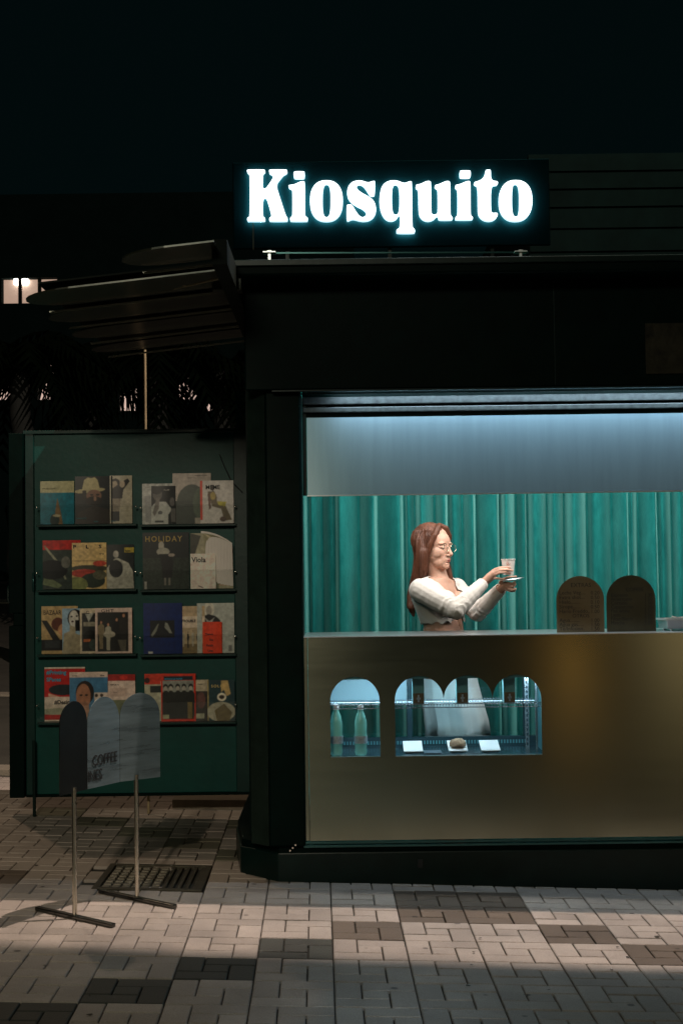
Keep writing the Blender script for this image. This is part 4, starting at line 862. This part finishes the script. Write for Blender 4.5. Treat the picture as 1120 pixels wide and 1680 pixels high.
# ------------------------------------------------------------------ slatted canopy and its pole
cn = empty('slatted_canopy', (-.5, 6.8, 2.55), label='dark canopy of round ended slats reaching left from the kiosk roof', cat='canopy')
def blade(Y, w, xtip, z, slope, mm, x1=-.48):
    n = 10; outer = [(xtip + w * .62 * (1 - math.sin(rad(90) * 1)) + w * .62 * (1 - math.cos(rad(t))) , w / 2 * math.sin(rad(t))) for t in range(-90, 91, 15)]
    pl = outer + [(x1, w / 2), (x1, -w / 2)]
    m = MB(); nn = len(pl)
    def zz(x): return z + slope * (x - xtip)
    v = [(x, Y + y, zz(x)) for x, y in pl] + [(x, Y + y, zz(x) + .007) for x, y in pl]
    m.add(v, [tuple(reversed(range(nn))), tuple(range(nn, 2 * nn))] + [(i, (i + 1) % nn, (i + 1) % nn + nn, i + nn) for i in range(nn)])
    m.build('canopy_slat', mm, cn)
for k, (Y, w, xt, z) in enumerate(((5.62, .30, -.86, 2.62), (6.05, .34, -1.335, 2.545), (6.52, .30, -1.335, 2.55), (6.96, .30, -1.31, 2.545), (7.44, .26, -1.30, 2.545))):
    blade(Y, w, xt, z, .105, M['canopy'])
    one(lambda m: m.bar((xt + .06, Y + w / 2 + .02, z - .012), (-.46, Y + w / 2 + .02, z - .012 + .105 * (-.52 - xt)), .007, .009), 'slat_rail', M['chrome'], cn)
one(lambda m: m.bar(P(157, 463, 6.1), P(305, 467, 6.1), .012, .012), 'cross_rod', M['pole_brass'], cn)
one(lambda m: m.bar(P(255, 479, 6.2), P(374, 453, 6.0), .012, .012), 'cross_rod', M['pole_brass'], cn)
one(lambda m: m.bar(P(264, 508, 6.9), P(286, 538, 7.1), .022, .006), 'brace', M['kerb'], cn)
one(lambda m: m.box((P(348, 470, 6.15).x, 6.13, P(370, 477, 6.15).z), (P(397, 470, 6.15).x, 6.22, P(370, 455, 6.15).z)), 'junction_box', M['canopy'], cn, bevel=.004)
pt = P(238, 574, 7.95)
one(lambda m: m.tube([(pt.x, 7.95, gz(pt.x)), (pt.x, 7.95, pt.z)], .0075, 12), 'canopy_pole', M['pole_brass'], cn, smooth=True)
one(lambda m: m.add([(x_, y_, 2.60 + .105 * (x_ + 1.335) + d_) for d_ in (0, .008) for x_, y_ in ((-1.27, 5.98), (-.505, 5.98), (-.505, 7.75), (-1.27, 7.75))], [(0, 3, 2, 1), (4, 5, 6, 7), (0, 1, 5, 4), (1, 2, 6, 5), (2, 3, 7, 6), (3, 0, 4, 7)]), 'canopy_light_blocker', M['canopy_dark'], cn)  # added sheet, keeps the overhead lamp off the magazine door
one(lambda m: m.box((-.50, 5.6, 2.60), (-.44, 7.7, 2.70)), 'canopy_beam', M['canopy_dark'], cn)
# step beside the kiosk behind the door
one(lambda m: m.add([(-.98, 8.12, gz(-.98) + .0), (-.50, 8.12, gz(-.5)), (-.50, 8.5, gz(-.5)), (-.98, 8.5, gz(-.98)), (-.98, 8.12, .085), (-.50, 8.12, .075), (-.50, 8.5, .075), (-.98, 8.5, .085)],
    [(4, 5, 6, 7), (0, 1, 5, 4), (1, 2, 6, 5), (2, 3, 7, 6), (3, 0, 4, 7)]), 'stone_step', M['kerb'], None, label='low stone step on the pavement under the open magazine door', cat='step')

# ------------------------------------------------------------------ far surroundings
BY = 27.0
fb = empty('far_building', (-6, BY, 0), label='dark building across the street with a lit three pane window', cat='building')
def holed_wall(x0, x1, z0, z1, holes, Y, t):
    me = plate([[(x0, z0), (x1, z0), (x1, z1), (x0, z1)]] + [[(a, c), (b, c), (b, d), (a, d)] for a, b, c, d in holes], t); me.transform(Matrix.Translation((0, Y, 0))); return me
wz = lambda px, py: P(px, py, BY)
holes = []
wins = []
for xa, xb, ya, yb, mm, nm in ((3, 94, 455, 498, 'win', 'window'), (-6, 20, 596, 656, 'win2', 'shop_window'), (62, 88, 594, 656, 'win2', 'shop_window'), (196, 228, 636, 674, 'win2', 'shop_window'), (290, 322, 606, 656, 'win2', 'shop_window'), (334, 348, 660, 674, 'win2', 'shop_window')):
    A, B = wz(xa, yb), wz(xb, ya); holes.append((A.x, B.x, A.z, B.z)); wins.append((A, B, mm, nm))
link('wall', holed_wall(-16, 0.3, -.2, wz(100, 318).z, holes, BY, .25), M['wall'], fb)
one(lambda m: m.box((-16, BY + .26, -.2), (.3, BY + 6, 7.9)), 'building_mass', M['wall'], fb)
for i, (A, B, mm, nm) in enumerate(wins):
    w = one(lambda m: m.box((A.x, BY + .19, A.z), (B.x, BY + .23, B.z)), nm, M[mm], fb, label='warm lit %s' % nm.replace('_', ' '))
    if i == 0:
        for px in (32, 64):
            q = wz(px, 475).x
            one(lambda m: m.box((q - .03, BY + .05, A.z), (q + .03, BY + .12, B.z)), 'mullion', M['canopy_dark'], fb)
        for px in (26, 39):
            q = wz(px, 459)
            one(lambda m: m.lathe([(.03, -.08), (.07, -.06), (.075, .04), (.04, .08)], (q.x, BY + .14, q.z), 12), 'ceiling_bulb', M['bulb'], fb)
# clad building on the right behind the sign
KY = 11.5
rb = empty('clad_building', (3, KY, 0), label='dark board clad wall behind the sign at upper right', cat='building')
xl = P(868, 330, KY).x
ys = [252, 283, 312, 342, 377, 415, 455, 500, 560]
one(lambda m: m.box((xl, KY + .03, -.2), (6, KY + 4, P(900, 252, KY).z)), 'wall_core', M['wall'], rb)
for a_, b_ in zip(ys[:-1], ys[1:]):
    za, zb2 = P(900, a_, KY).z, P(900, b_, KY).z
    one(lambda m: m.add([(xl, KY + .0, zb2 + .012), (6, KY + .0, zb2 + .012), (6, KY + .02, za), (xl, KY + .02, za), (xl, KY + .03, zb2 + .012), (6, KY + .03, zb2 + .012)], [(0, 1, 2, 3), (4, 5, 1, 0)]), 'cladding_board', M['boards'], rb)

# dark palms between the street and the building
def palm(px, py, Y, R, n, lab, seed):
    r = random.Random(seed); c = P(px, py, Y); gx = c.x; z0 = roadz(gx, Y)
    e = empty('palm_tree', (gx, Y, z0), label=lab, cat='palm tree', group='dark palms behind the magazine door')
    one(lambda m: m.tube([(gx + .06 * math.sin(t * 2), Y, z0 + (c.z - z0) * t / 6) for t in range(7)], [.16 - .01 * t for t in range(7)], 9), 'trunk', M['bark'], e, smooth=True)
    m = MB()
    for k in range(n):
        a = r.uniform(0, 2 * math.pi); el = r.uniform(-.5, 1.1); L = R * r.uniform(.7, 1.1); pts = []
        for i in range(9):
            t = i / 8; pts.append(Vector((math.cos(a) * L * t * math.cos(el * (1 - t * .3)), math.sin(a) * L * t * .6, L * (math.sin(el) * t - .85 * t * t))) + c)
        for i in range(1, 9):
            for sgn in (-1, 1):
                for sub in (0, .5):
                    p = pts[i - 1].lerp(pts[i], sub); d = (pts[i] - pts[i - 1]).normalized(); side = d.cross(Vector((0, 0, 1))).normalized() * sgn
                    l = L * .34 * (1 - abs(i / 8 - .45)); tip = p + side * l * .75 + d * l * .5 + Vector((0, 0, -l * .55 * r.uniform(.5, 1.3))); wv = d * .028 * R / 1.2
                    m.add([p - wv, p + wv, tip], [(0, 1, 2)])
    m.build('crown', M['leaf'], e)
palm(38, 600, 15, 1.5, 26, 'dark palm left of the lit canopy pole, in front of the far shop windows', 1)
palm(150, 590, 16, 1.6, 26, 'dark palm directly behind the left half of the magazine door', 2)
palm(262, 600, 15.5, 1.5, 24, 'dark palm just right of the canopy pole behind the magazine door', 3)
palm(370, 610, 16, 1.5, 24, 'dark palm beside the kiosk corner post', 4)

# ================================================================== PERSON
from mathutils.bvhtree import BVHTree
def ball(m, c, rads, ax=None, n=14, k=10):
    c = Vector(c); kk = len(m.v); ax = ax or Matrix.Identity(3)
    for i in range(k + 1):
        t = math.pi * i / k
        for j_ in range(n):
            a_ = 2 * math.pi * j_ / n; p = Vector((rads[0] * math.sin(t) * math.cos(a_), rads[1] * math.sin(t) * math.sin(a_), rads[2] * math.cos(t)))
            if i in (0, k): p = Vector((0, 0, rads[2] * math.cos(t)))
            m.v.append(tuple(c + ax @ p))
    for i in range(k):
        for j_ in range(n):
            q = [kk + i * n + j_, kk + (i + 1) * n + j_, kk + (i + 1) * n + (j_ + 1) % n, kk + i * n + (j_ + 1) % n]
            m.f.append(tuple(q)); m.mi.append(0)
def caps(m, pts, rs, n=14):
    """rounded, tapered limb through the points"""
    pts = [Vector(p) for p in pts]
    P2, R2 = [], []
    for i in range(len(pts) - 1):
        for t in (0, .34, .67):
            P2.append(pts[i].lerp(pts[i + 1], t)); R2.append(rs[i] * (1 - t) + rs[i + 1] * t)
    P2.append(pts[-1]); R2.append(rs[-1])
    m.tube(P2, R2, n)
    ball(m, P2[0], (R2[0],) * 3, n=n); ball(m, P2[-1], (R2[-1],) * 3, n=n)
    for p, r in zip(pts[1:-1], rs[1:-1]): ball(m, p, (r,) * 3, n=n)
def remesh(m, vox, smooth=6, fac=.5):
    o = bpy.data.objects.new('tmp', m.mesh()); COL.objects.link(o)
    bm = bmesh.new(); bm.from_mesh(o.data); bmesh.ops.remove_doubles(bm, verts=bm.verts, dist=1e-6); bmesh.ops.recalc_face_normals(bm, faces=bm.faces); bm.to_mesh(o.data); bm.free()
    r = o.modifiers.new('r', 'REMESH'); r.mode = 'VOXEL'; r.voxel_size = vox; r.use_smooth_shade = True
    s_ = o.modifiers.new('s', 'SMOOTH'); s_.iterations = smooth; s_.factor = fac
    return mesh_of(o)
fd = Vector((.83, -.55, 0)).normalized(); rd = Vector((fd.y, -fd.x, 0))      # torso: forward, her right
person = empty('person', (P(715, 1000, 6.95).x, 6.95, .0), label='long haired woman in a cream cropped cardigan handing out a cup behind the counter', cat='person')
LV = [(731, 1112, .132, .088), (729, 1078, .136, .094), (728, 1048, .122, .090), (727, 1024, .120, .090), (721, 1002, .134, .096), (716, 982, .150, .098), (713, 967, .160, .088), (714, 957, .132, .068), (717, 949, .075, .052)]
def torso(m, lv, grow=0):
    rings = []; n = 28
    for px, py, a_, b_ in lv:
        c = P(px, py, 6.95); rings.append([c + rd * (a_ + grow) * math.cos(2 * math.pi * i / n) + fd * (b_ + grow) * math.sin(2 * math.pi * i / n) for i in range(n)])
    k = len(m.v)
    for r_ in rings: m.v += [tuple(p) for p in r_]
    for i in range(len(rings) - 1):
        for q in range(n): m.f.append((k + i * n + q, k + i * n + (q + 1) % n, k + (i + 1) * n + (q + 1) % n, k + (i + 1) * n + q)); m.mi.append(0)
    m.f.append(tuple(k + q for q in range(n))); m.mi.append(0); m.f.append(tuple(k + (len(rings) - 1) * n + q for q in reversed(range(n)))); m.mi.append(0)
shR, elR, wrR = P(689, 968, 6.815), P(747, 1001, 6.66), P(794, 955, 6.79)
shL, elL, wrL = P(748, 966, 7.07), P(783, 1005, 6.95), P(823, 964, 6.82)
bust = [P(716, 987, 6.95) + fd * .082 + rd * s_ * .062 for s_ in (-1, 1)]
# head frame
hf = Vector((.77, -.64, .015)).normalized(); hr = Vector((hf.y, -hf.x, 0)).normalized(); hu = hr.cross(hf).normalized()
HC = P(709.5, 899, 6.95); HS = .965
def hp_(f_, l_, u_): return HC + (hf * f_ + hr * l_ + hu * u_) * HS
HA = Matrix(((hf.x, hr.x, hu.x), (hf.y, hr.y, hu.y), (hf.z, hr.z, hu.z)))
def hb(m, c, r_, n=18): ball(m, hp_(*c), [q * HS for q in r_], HA, n, 12)
body = MB()
torso(body, LV)
for b_ in bust: ball(body, b_, (.050, .050, .050))
caps(body, [P(719, 957, 6.955), P(716, 940, 6.955), HC + hf * -.01 + hu * -.04], [.058, .047, .046], 18)
caps(body, [P(717, 958, 6.95) , shR + Vector((0, 0, -.004))], [.045, .040]); caps(body, [P(717, 958, 6.95), shL], [.045, .038])
# far/near arms
caps(body, [shR, shR.lerp(elR, .5), elR, elR.lerp(wrR, .35), wrR], [.044, .040, .034, .033, .020])
caps(body, [shL, shL.lerp(elL, .5), elL, elL.lerp(wrL, .35), wrL], [.042, .038, .033, .032, .020])
# legs
hipc = P(735, 1112, 7.02)
for s_ in (-1, 1):
    h0 = hipc + rd * .062 * s_; kn = Vector((h0.x + fd.x * .02, h0.y + fd.y * .02, .56)); an = Vector((h0.x, h0.y, .22))
    caps(body, [h0, kn, kn.lerp(an, .3), an], [.066, .048, .046, .032]); caps(body, [an + Vector((0, 0, -.035)), an + fd * .12 + Vector((0, 0, -.028 - .005))], [.030, .020])
# head
hb(body, (-.012, 0, .036), (.098, .076, .086)); hb(body, (.030, 0, -.018), (.062, .060, .078)); hb(body, (.045, 0, -.070), (.045, .045, .036)); hb(body, (.074, 0, -.094), (.020, .022, .017))
hb(body, (.040, 0, .030), (.054, .062, .055)); hb(body, (.078, .026, .020), (.014, .026, .009)); hb(body, (.078, -.026, .020), (.014, .026, .009))
hb(body, (.070, 0, -.060), (.024, .033, .028))
for s_ in (-1, 1):
    hb(body, (.050, .034 * s_, -.024), (.034, .026, .034)); hb(body, (.072, .030 * s_, .001), (.0150, .0160, .0125)); hb(body, (.100, .0125 * s_, -.040), (.010, .0075, .0065)); hb(body, (-.005, .078 * s_, -.010), (.014, .008, .028))
caps(body, [hp_(.088, 0, .012), hp_(.100, 0, -.012), hp_(.112, 0, -.034)], [.0070, .0080, .0095], 12)
hb(body, (.088, 0, -.052), (.012, .020, .012)); hb(body, (.0925, 0, -.0610), (.0085, .0205, .0056)); hb(body, (.0915, 0, -.0695), (.0085, .0175, .0062)); hb(body, (.083, 0, -.083), (.012, .020, .008))
# hands: palm, four fingers, thumb
def hand(m, pal, fingers):
    caps(m, pal[0], pal[1], 12)
    for pts, r0 in fingers: caps(m, pts, [r0 * (1 - .12 * i) for i in range(len(pts))], 10)
q = lambda x, y, Y: P(x, y, Y)
hand(body, ([wrR, q(803, 947, 6.785), q(809, 941, 6.775)], [.020, .022, .018]), [
    ([q(808, 936.5, 6.772), q(818, 932.0, 6.760), q(828, 930.5, 6.757), q(836, 931.2, 6.768)], .0078),
    ([q(809, 940, 6.768), q(820, 935.5, 6.752), q(831, 934.6, 6.750), q(840, 936.2, 6.764)], .0080),
    ([q(809, 944, 6.768), q(819, 939.8, 6.750), q(829, 938.8, 6.751), q(836.5, 940.4, 6.766)], .0076),
    ([q(808, 948.5, 6.772), q(816, 948.8, 6.762), q(825, 950.4, 6.765)], .0066),
    ([q(803, 941, 6.80), q(812, 934, 6.835), q(822, 931, 6.845), q(830, 931, 6.842)], .0085)])
hand(body, ([wrL, q(828, 962, 6.81), q(834, 961, 6.80)], [.020, .023, .019]), [
    ([q(820, 956, 6.80), q(826, 949.5, 6.775), q(836, 946.3, 6.768), q(846, 946.0, 6.772)], .0082),
    ([q(833, 957, 6.785), q(840, 957.5, 6.77), q(844, 954.5, 6.77)], .0072),
    ([q(833, 961, 6.785), q(841, 962.5, 6.772), q(845, 958.5, 6.772)], .0074),
    ([q(832, 965, 6.79), q(840, 968.0, 6.775), q(845.5, 966.5, 6.775)], .0072),
    ([q(831, 967.5, 6.80), q(838, 970.0, 6.79), q(843.5, 969.8, 6.785)], .0064)])
bme = remesh(body, .0024, 6)
link('body', bme, M['skin'], person, True)
bvh = BVHTree.FromObject(person.children[0], bpy.context.evaluated_depsgraph_get()) if False else BVHTree.FromPolygons([v.co[:] for v in bme.vertices], [p.vertices[:] for p in bme.polygons])
def onface(l_, u_, lift=.0006):
    o = hp_(.3, l_, u_); hit = bvh.ray_cast(o, -hf)
    return hit[0] + hf * lift if hit[0] is not None else hp_(.09, l_, u_)
for s_ in (-1, 1):
    one(lambda m: m.tube([onface(l_ * s_, u_) for l_, u_ in ((.012, .016), (.022, .020), (.034, .021), (.046, .014))], [.0010, .0014, .0013, .0006], 6), 'eyebrow', M['brow'], person, smooth=True)
    one(lambda m: m.tube([onface(l_ * s_, u_) for l_, u_ in ((.019, -.0035), (.025, -.0060), (.033, -.0065), (.041, -.0040), (.046, -.001))], [.0008, .0013, .0015, .0013, .0007], 6), 'eyelashes', M['ink'], person, smooth=True)
    one(lambda m: m.tube([onface(l_ * s_, u_, -.0002) for l_, u_ in ((.020, .0035), (.028, .0060), (.036, .0055), (.043, .002))], .0006, 5), 'eyelid_crease', M['brow'], person)
m = MB()
for us, rr_ in (([(-.015, -.0648), (-.008, -.0618), (0, -.0626), (.008, -.0618), (.015, -.0648)], .0028), ([(-.014, -.0664), (-.007, -.0692), (0, -.0702), (.007, -.0692), (.014, -.0664)], .0032)):
    m.tube([onface(a_, b_, -.0012) for a_, b_ in us], [rr_ * .35, rr_, rr_, rr_, rr_ * .35], 8)
m.build('lips', M['lip'], person, smooth=True)
one(lambda m: m.tube([onface(a_, -.0657, .0008) for a_ in (-.0155, -.008, 0, .008, .0155)], .0006, 5), 'mouth_line', M['ink'], person)
# glasses
m = MB()
for s_ in (-1, 1):
    c = hp_(.104, .031 * s_, -.004); m.tube([c + (hr * math.cos(t) * .0225 + hu * math.sin(t) * .020) for t in [2 * math.pi * i / 24 for i in range(25)]], .0011, 6, caps=False)
    m.tube([c + hr * .0225 * s_ + hu * .004, hp_(.09, .066 * s_, .0), hp_(0, .080 * s_, .004)], .0007, 5)
m.tube([hp_(.104, -.009, .0), hp_(.107, 0, .003), hp_(.104, .009, .0)], .0007, 5)
m.build('glasses', M['gold'], person, smooth=True)
for s_ in (-1, 1):
    c = hp_(.104, .031 * s_, -.004); m = MB(); m.v = [tuple(c)] + [tuple(c + (hr * math.cos(t) * .022 + hu * math.sin(t) * .0195)) for t in [2 * math.pi * i / 24 for i in range(24)]]
    m.f = [(0, i + 1, (i + 1) % 24 + 1) for i in range(24)]; m.mi = [0] * 24; m.build('lens', M['lens'], person)

# cardigan
top = MB()
torso(top, [(728, 1032, .128, .098)] + LV[3:9], .010)
for b_ in bust: ball(top, b_, (.061, .061, .058))
caps(top, [P(717, 957, 6.95), shR], [.050, .050]); caps(top, [P(717, 957, 6.95), shL], [.050, .048])
caps(top, [shR, shR.lerp(elR, .5), elR, elR.lerp(wrR, .4), elR.lerp(wrR, .93)], [.056, .053, .046, .041, .030])
caps(top, [shL, shL.lerp(elL, .5), elL, elL.lerp(wrL, .4), elL.lerp(wrL, .93)], [.054, .050, .045, .040, .031])
tme = remesh(top, .0032, 5)
bm = bmesh.new(); bm.from_mesh(tme)
zap = P(742, 998, 6.95).z; ztp = P(716, 950, 6.95).z; zhem = P(728, 1022, 6.95).z
nk0 = P(717, 955, 6.955)
dele = []
for f_ in bm.faces:
    c = f_.calc_center_median(); r_ = c - P(717, 980, 6.95); la = r_.dot(rd); fr_ = r_.dot(fd); kill = False
    arm = False
    for s0, e0, ra in ((shR, elR, .058), (elR, wrR, .05), (shL, elL, .058), (elL, wrL, .05)):
        d_ = e0 - s0; tt = (c - s0).dot(d_) / d_.length_squared
        if .12 < tt < 1.1 and (c - s0 - d_ * tt).length < ra: arm = True
    if -.02 < fr_ < .165 and abs(la) < .15 and not arm:
        if c.z > zap - .004:
            if abs(la) < .006 + (c.z - zap) / (ztp - zap) * .092 and fr_ > 0: kill = True
        elif abs(la + .004) < .010 + (zap - c.z) * .75 and fr_ > .04: kill = True
    if (c - nk0).xy.length < .074 and c.z > nk0.z - .012: kill = True
    hz = zhem + .0035 * math.sin(la * 190) + .003 * math.sin(fr_ * 150) - .012 * max(0, -fr_ * 6) + .010 * max(0, fr_ * 5)
    if c.z < hz and fr_ < .17 and abs(la) < .17: kill = True
    for w_, e_ in ((wrR, elR), (wrL, elL)):
        d_ = (w_ - e_).normalized()
        if (c - w_).length < .12 and ((c - w_) - d_ * (c - w_).dot(d_)).length < .05 and (c - w_).dot(d_) > -.012: kill = True
    if kill: dele.append(f_)
bmesh.ops.delete(bm, geom=dele, context='FACES')
# soft creases where the sleeves pull
bmesh.ops.smooth_vert(bm, verts=[v for v in bm.verts if v.is_boundary], factor=.5, use_axis_x=True, use_axis_y=True, use_axis_z=True)
bm.normal_update()
import mathutils.noise as mn
for v in bm.verts:
    for s0, e0 in ((shR, elR), (elR, wrR), (shL, elL), (elL, wrL)):
        d_ = (e0 - s0); L = d_.length; t = (v.co - s0).dot(d_) / L / L
        if -.1 < t < 1.1 and (v.co - s0 - d_ * t).length < .075:
            ph = t * 34 + 5 * mn.noise(v.co * 18); env = max(0, 1 - abs(t - (.92 if s0 in (shR, shL) else .06)) * 3.2) + .25
            v.co += v.normal * (.0022 * env * math.sin(ph)); break
    else:
        v.co += v.normal * .0022 * mn.noise(Vector((v.co.x * 30, v.co.y * 30, v.co.z * 12)))
bm.to_mesh(tme); bm.free()
to = link('cardigan', tme, M['knit'], person, True)
so = to.modifiers.new('t', 'SOLIDIFY'); so.thickness = .003; so.offset = -1
# tie ribbons at the front opening
kn = P(741, 998, 6.95) ; hit = bvh.ray_cast(P(717, 998, 6.95) + fd * .4, -fd); kn = (hit[0] if hit[0] is not None else kn) + fd * .016
m = MB()
for pts in ([(0, 0), (.03, .014), (.045, .030)], [(0, 0), (-.03, .012), (-.045, .022)], [(0, 0), (.028, .004), (.036, .016)], [(0, 0), (.010, -.035), (.006, -.085)], [(0, 0), (-.012, -.04), (-.018, -.10)]):
    m.tube([kn + rd * a_ + Vector((0, 0, b_)) + fd * (.004 - abs(a_) * .25) for a_, b_ in pts], .0022, 6)
ball(m, kn, (.006, .006, .006)); m.build('tie_ribbon', M['ribbon'], person, smooth=True)
# skirt / apron cloth
sk = MB(); n = 72; lv = [(729, 1063, .150, .110), (730, 1088, .160, .118), (735, 1116, .168, .124), (742, 1155, .180, .130), (748, 1188, .190, .134), (750, 1213, .194, .136)]
k = 0
for i, (px, py, a_, b_) in enumerate(lv):
    c = P(px, py, 6.97 + .022 * i)
    for q_ in range(n):
        t = 2 * math.pi * q_ / n; wv = (1 + .06 * (i / 5) * math.sin(9 * t + .6) + .03 * (i / 5) * math.sin(23 * t))
        dz = 0 if i < 4 else .03 * math.sin(3 * t + 2.2)
        sk.v.append(tuple(c + rd * a_ * wv * math.cos(t) + fd * b_ * wv * math.sin(t) + Vector((0, 0, dz))))
for i in range(len(lv) - 1):
    for q_ in range(n): sk.f.append((i * n + q_, i * n + (q_ + 1) % n, (i + 1) * n + (q_ + 1) % n, (i + 1) * n + q_)); sk.mi.append(0)
so_ = sk.build('skirt', M['skirt'], person, smooth=True); mo = so_.modifiers.new('t', 'SOLIDIFY'); mo.thickness = .003
# hair
hair = MB()
hb(hair, (-.020, 0, .042), (.098, .085, .090), 24)
for s_ in (-1, 1): caps(hair, [hp_(.045, .004 * s_, .112), hp_(.060, .034 * s_, .098), hp_(.058, .062 * s_, .060), hp_(.036, .076 * s_, .012), hp_(.018, .080 * s_, -.035), hp_(.004, .080 * s_, -.085)], [.013, .014, .014, .014, .015, .016])
caps(hair, [hp_(-.02, .070, .045), P(693, 905, 6.885), P(692, 928, 6.885), P(688, 948, 6.90), P(680, 966, 6.93)], [.030, .030, .031, .028, .018])
caps(hair, [hp_(-.045, 0, .03), P(696, 920, 6.99), P(690, 950, 7.0), P(678, 975, 6.975), P(674, 995, 6.94), P(678, 1010, 6.95)], [.058, .050, .046, .030, .020, .006])
caps(hair, [hp_(-.03, -.070, .03), hp_(-.01, -.078, -.03), P(733, 932, 7.03), P(739, 952, 7.025), P(741, 958, 7.02)], [.028, .026, .020, .014, .006])
hme = remesh(hair, .0035, 4)
bm = bmesh.new(); bm.from_mesh(hme); bm.normal_update()
for v in bm.verts:
    r_ = v.co - HC; an = math.atan2(r_.dot(hr), r_.dot(hf) + .03)
    kf = .3 if r_.dot(hf) > .015 or r_.dot(hu) > .09 else 1
    v.co += v.normal * kf * (.0022 * math.sin(an * 26 + 2 * mn.noise(v.co * 14)) + .0012 * math.sin(an * 61 + r_.z * 20))
bm.to_mesh(hme); bm.free()
link('hair', hme, M['hair'], person, True)
r = random.Random(5); hbv = BVHTree.FromPolygons([v.co[:] for v in hme.vertices], [p.vertices[:] for p in hme.polygons])
m = MB()
for i in range(170):                          # loose strands lying on the hair
    a_ = r.uniform(.6, 5.7); pts = []
    for t in range(9):
        tt = t / 8; z_ = .085 - tt * r.uniform(.30, .34); o_ = HC + hu * z_ + (hf * math.cos(a_) + hr * math.sin(a_)) * .3 + hf * -.02; tgt = HC + hu * z_ + hf * -.03 + Vector((-.10, .02, 0)) * max(0, tt - .45)
        h_ = hbv.ray_cast(o_, (tgt - o_).normalized())
        if h_[0] is not None and (h_[0] - tgt).length < .14: pts.append(h_[0] + (o_ - tgt).normalized() * .0012)
    if len(pts) > 4: m.tube(pts, [.0011] * (len(pts) - 1) + [.0004], 4, caps=False)
m.build('loose_strands', M['hair'], person, smooth=True, kind='stuff')

# cup and saucer
cu = P(833.5, 943, 6.80); ct = P(833.5, 917.2, 6.80)
Hc = ct.z - cu.z
cp = empty('paper_cup', cu, label='white paper coffee cup with a small pink print, held by the woman', cat='cup')
one(lambda m: m.lathe([(.0, .001), (.0235, 0), (.0240, .002), (.0325, Hc - .003), (.0345, Hc - .003), (.0350, Hc - .001), (.0340, Hc), (.0315, Hc - .002), (.023, .004), (0, .004)], cu, 32, caps=False), 'cup_wall', M['paper'], cp, smooth=True)
m = MB(); pk = mat('pink_print', (.55, .22, .16), .6); c = cu + Vector((-.003, 0, Hc * .74))
for q_ in range(8):
    t = q_ * math.pi / 4; ra = .0295; x_ = .008 * math.cos(t); z_ = .008 * math.sin(t)
    m.box((c.x + x_ - .0018, c.y - math.sqrt(ra * ra - x_ * x_) - .0016, c.z + z_ - .0018), (c.x + x_ + .0018, c.y - math.sqrt(ra * ra - x_ * x_) + .002, c.z + z_ + .0018))
m.box((c.x - .002, c.y - .0312, c.z - .003), (c.x + .002, c.y - .027, c.z + .003)); m.build('cup_print', pk, cp)
sc0 = P(840, 951.3, 6.80); tl = Matrix.Rotation(rad(-7), 3, 'Y')
sa = empty('saucer', sc0, label='small steel saucer held under the paper cup', cat='saucer')
one(lambda m: m.lathe([(0, -.004), (.030, -.004), (.052, .001), (.056, .004), (.055, .0055), (.050, .0035), (.029, -.0015), (0, -.0015)], sc0, 36, caps=False, ax=tl), 'dish', M['steel_pale'], sa, smooth=True)

# bits of litter and dry leaf lying on the pavers
lt = MB(); r = random.Random(21)
for i in range(24):
    y = r.uniform(4.35, 7.2); x = r.uniform(-.22, .22) * y
    if y > 6.2 and x > -.45: continue
    k = r.uniform(.003, .009); a0 = r.uniform(0, 6.28); pts = [(x + k * (1 + .5 * r.random()) * math.cos(a0 + t) * (1.6 if q % 2 else 1), y + k * math.sin(a0 + t), gz(x) + .002 + r.uniform(0, .004)) for q, t in enumerate((0, 1.2, 2.4, 3.7, 5.0))]
    lt.add(pts, [(0, 1, 2, 3, 4)])
lt.build('litter', mat('dry_leaf_litter', (.035, .028, .018), .8, var=.5, vscale=20), None, kind='stuff')
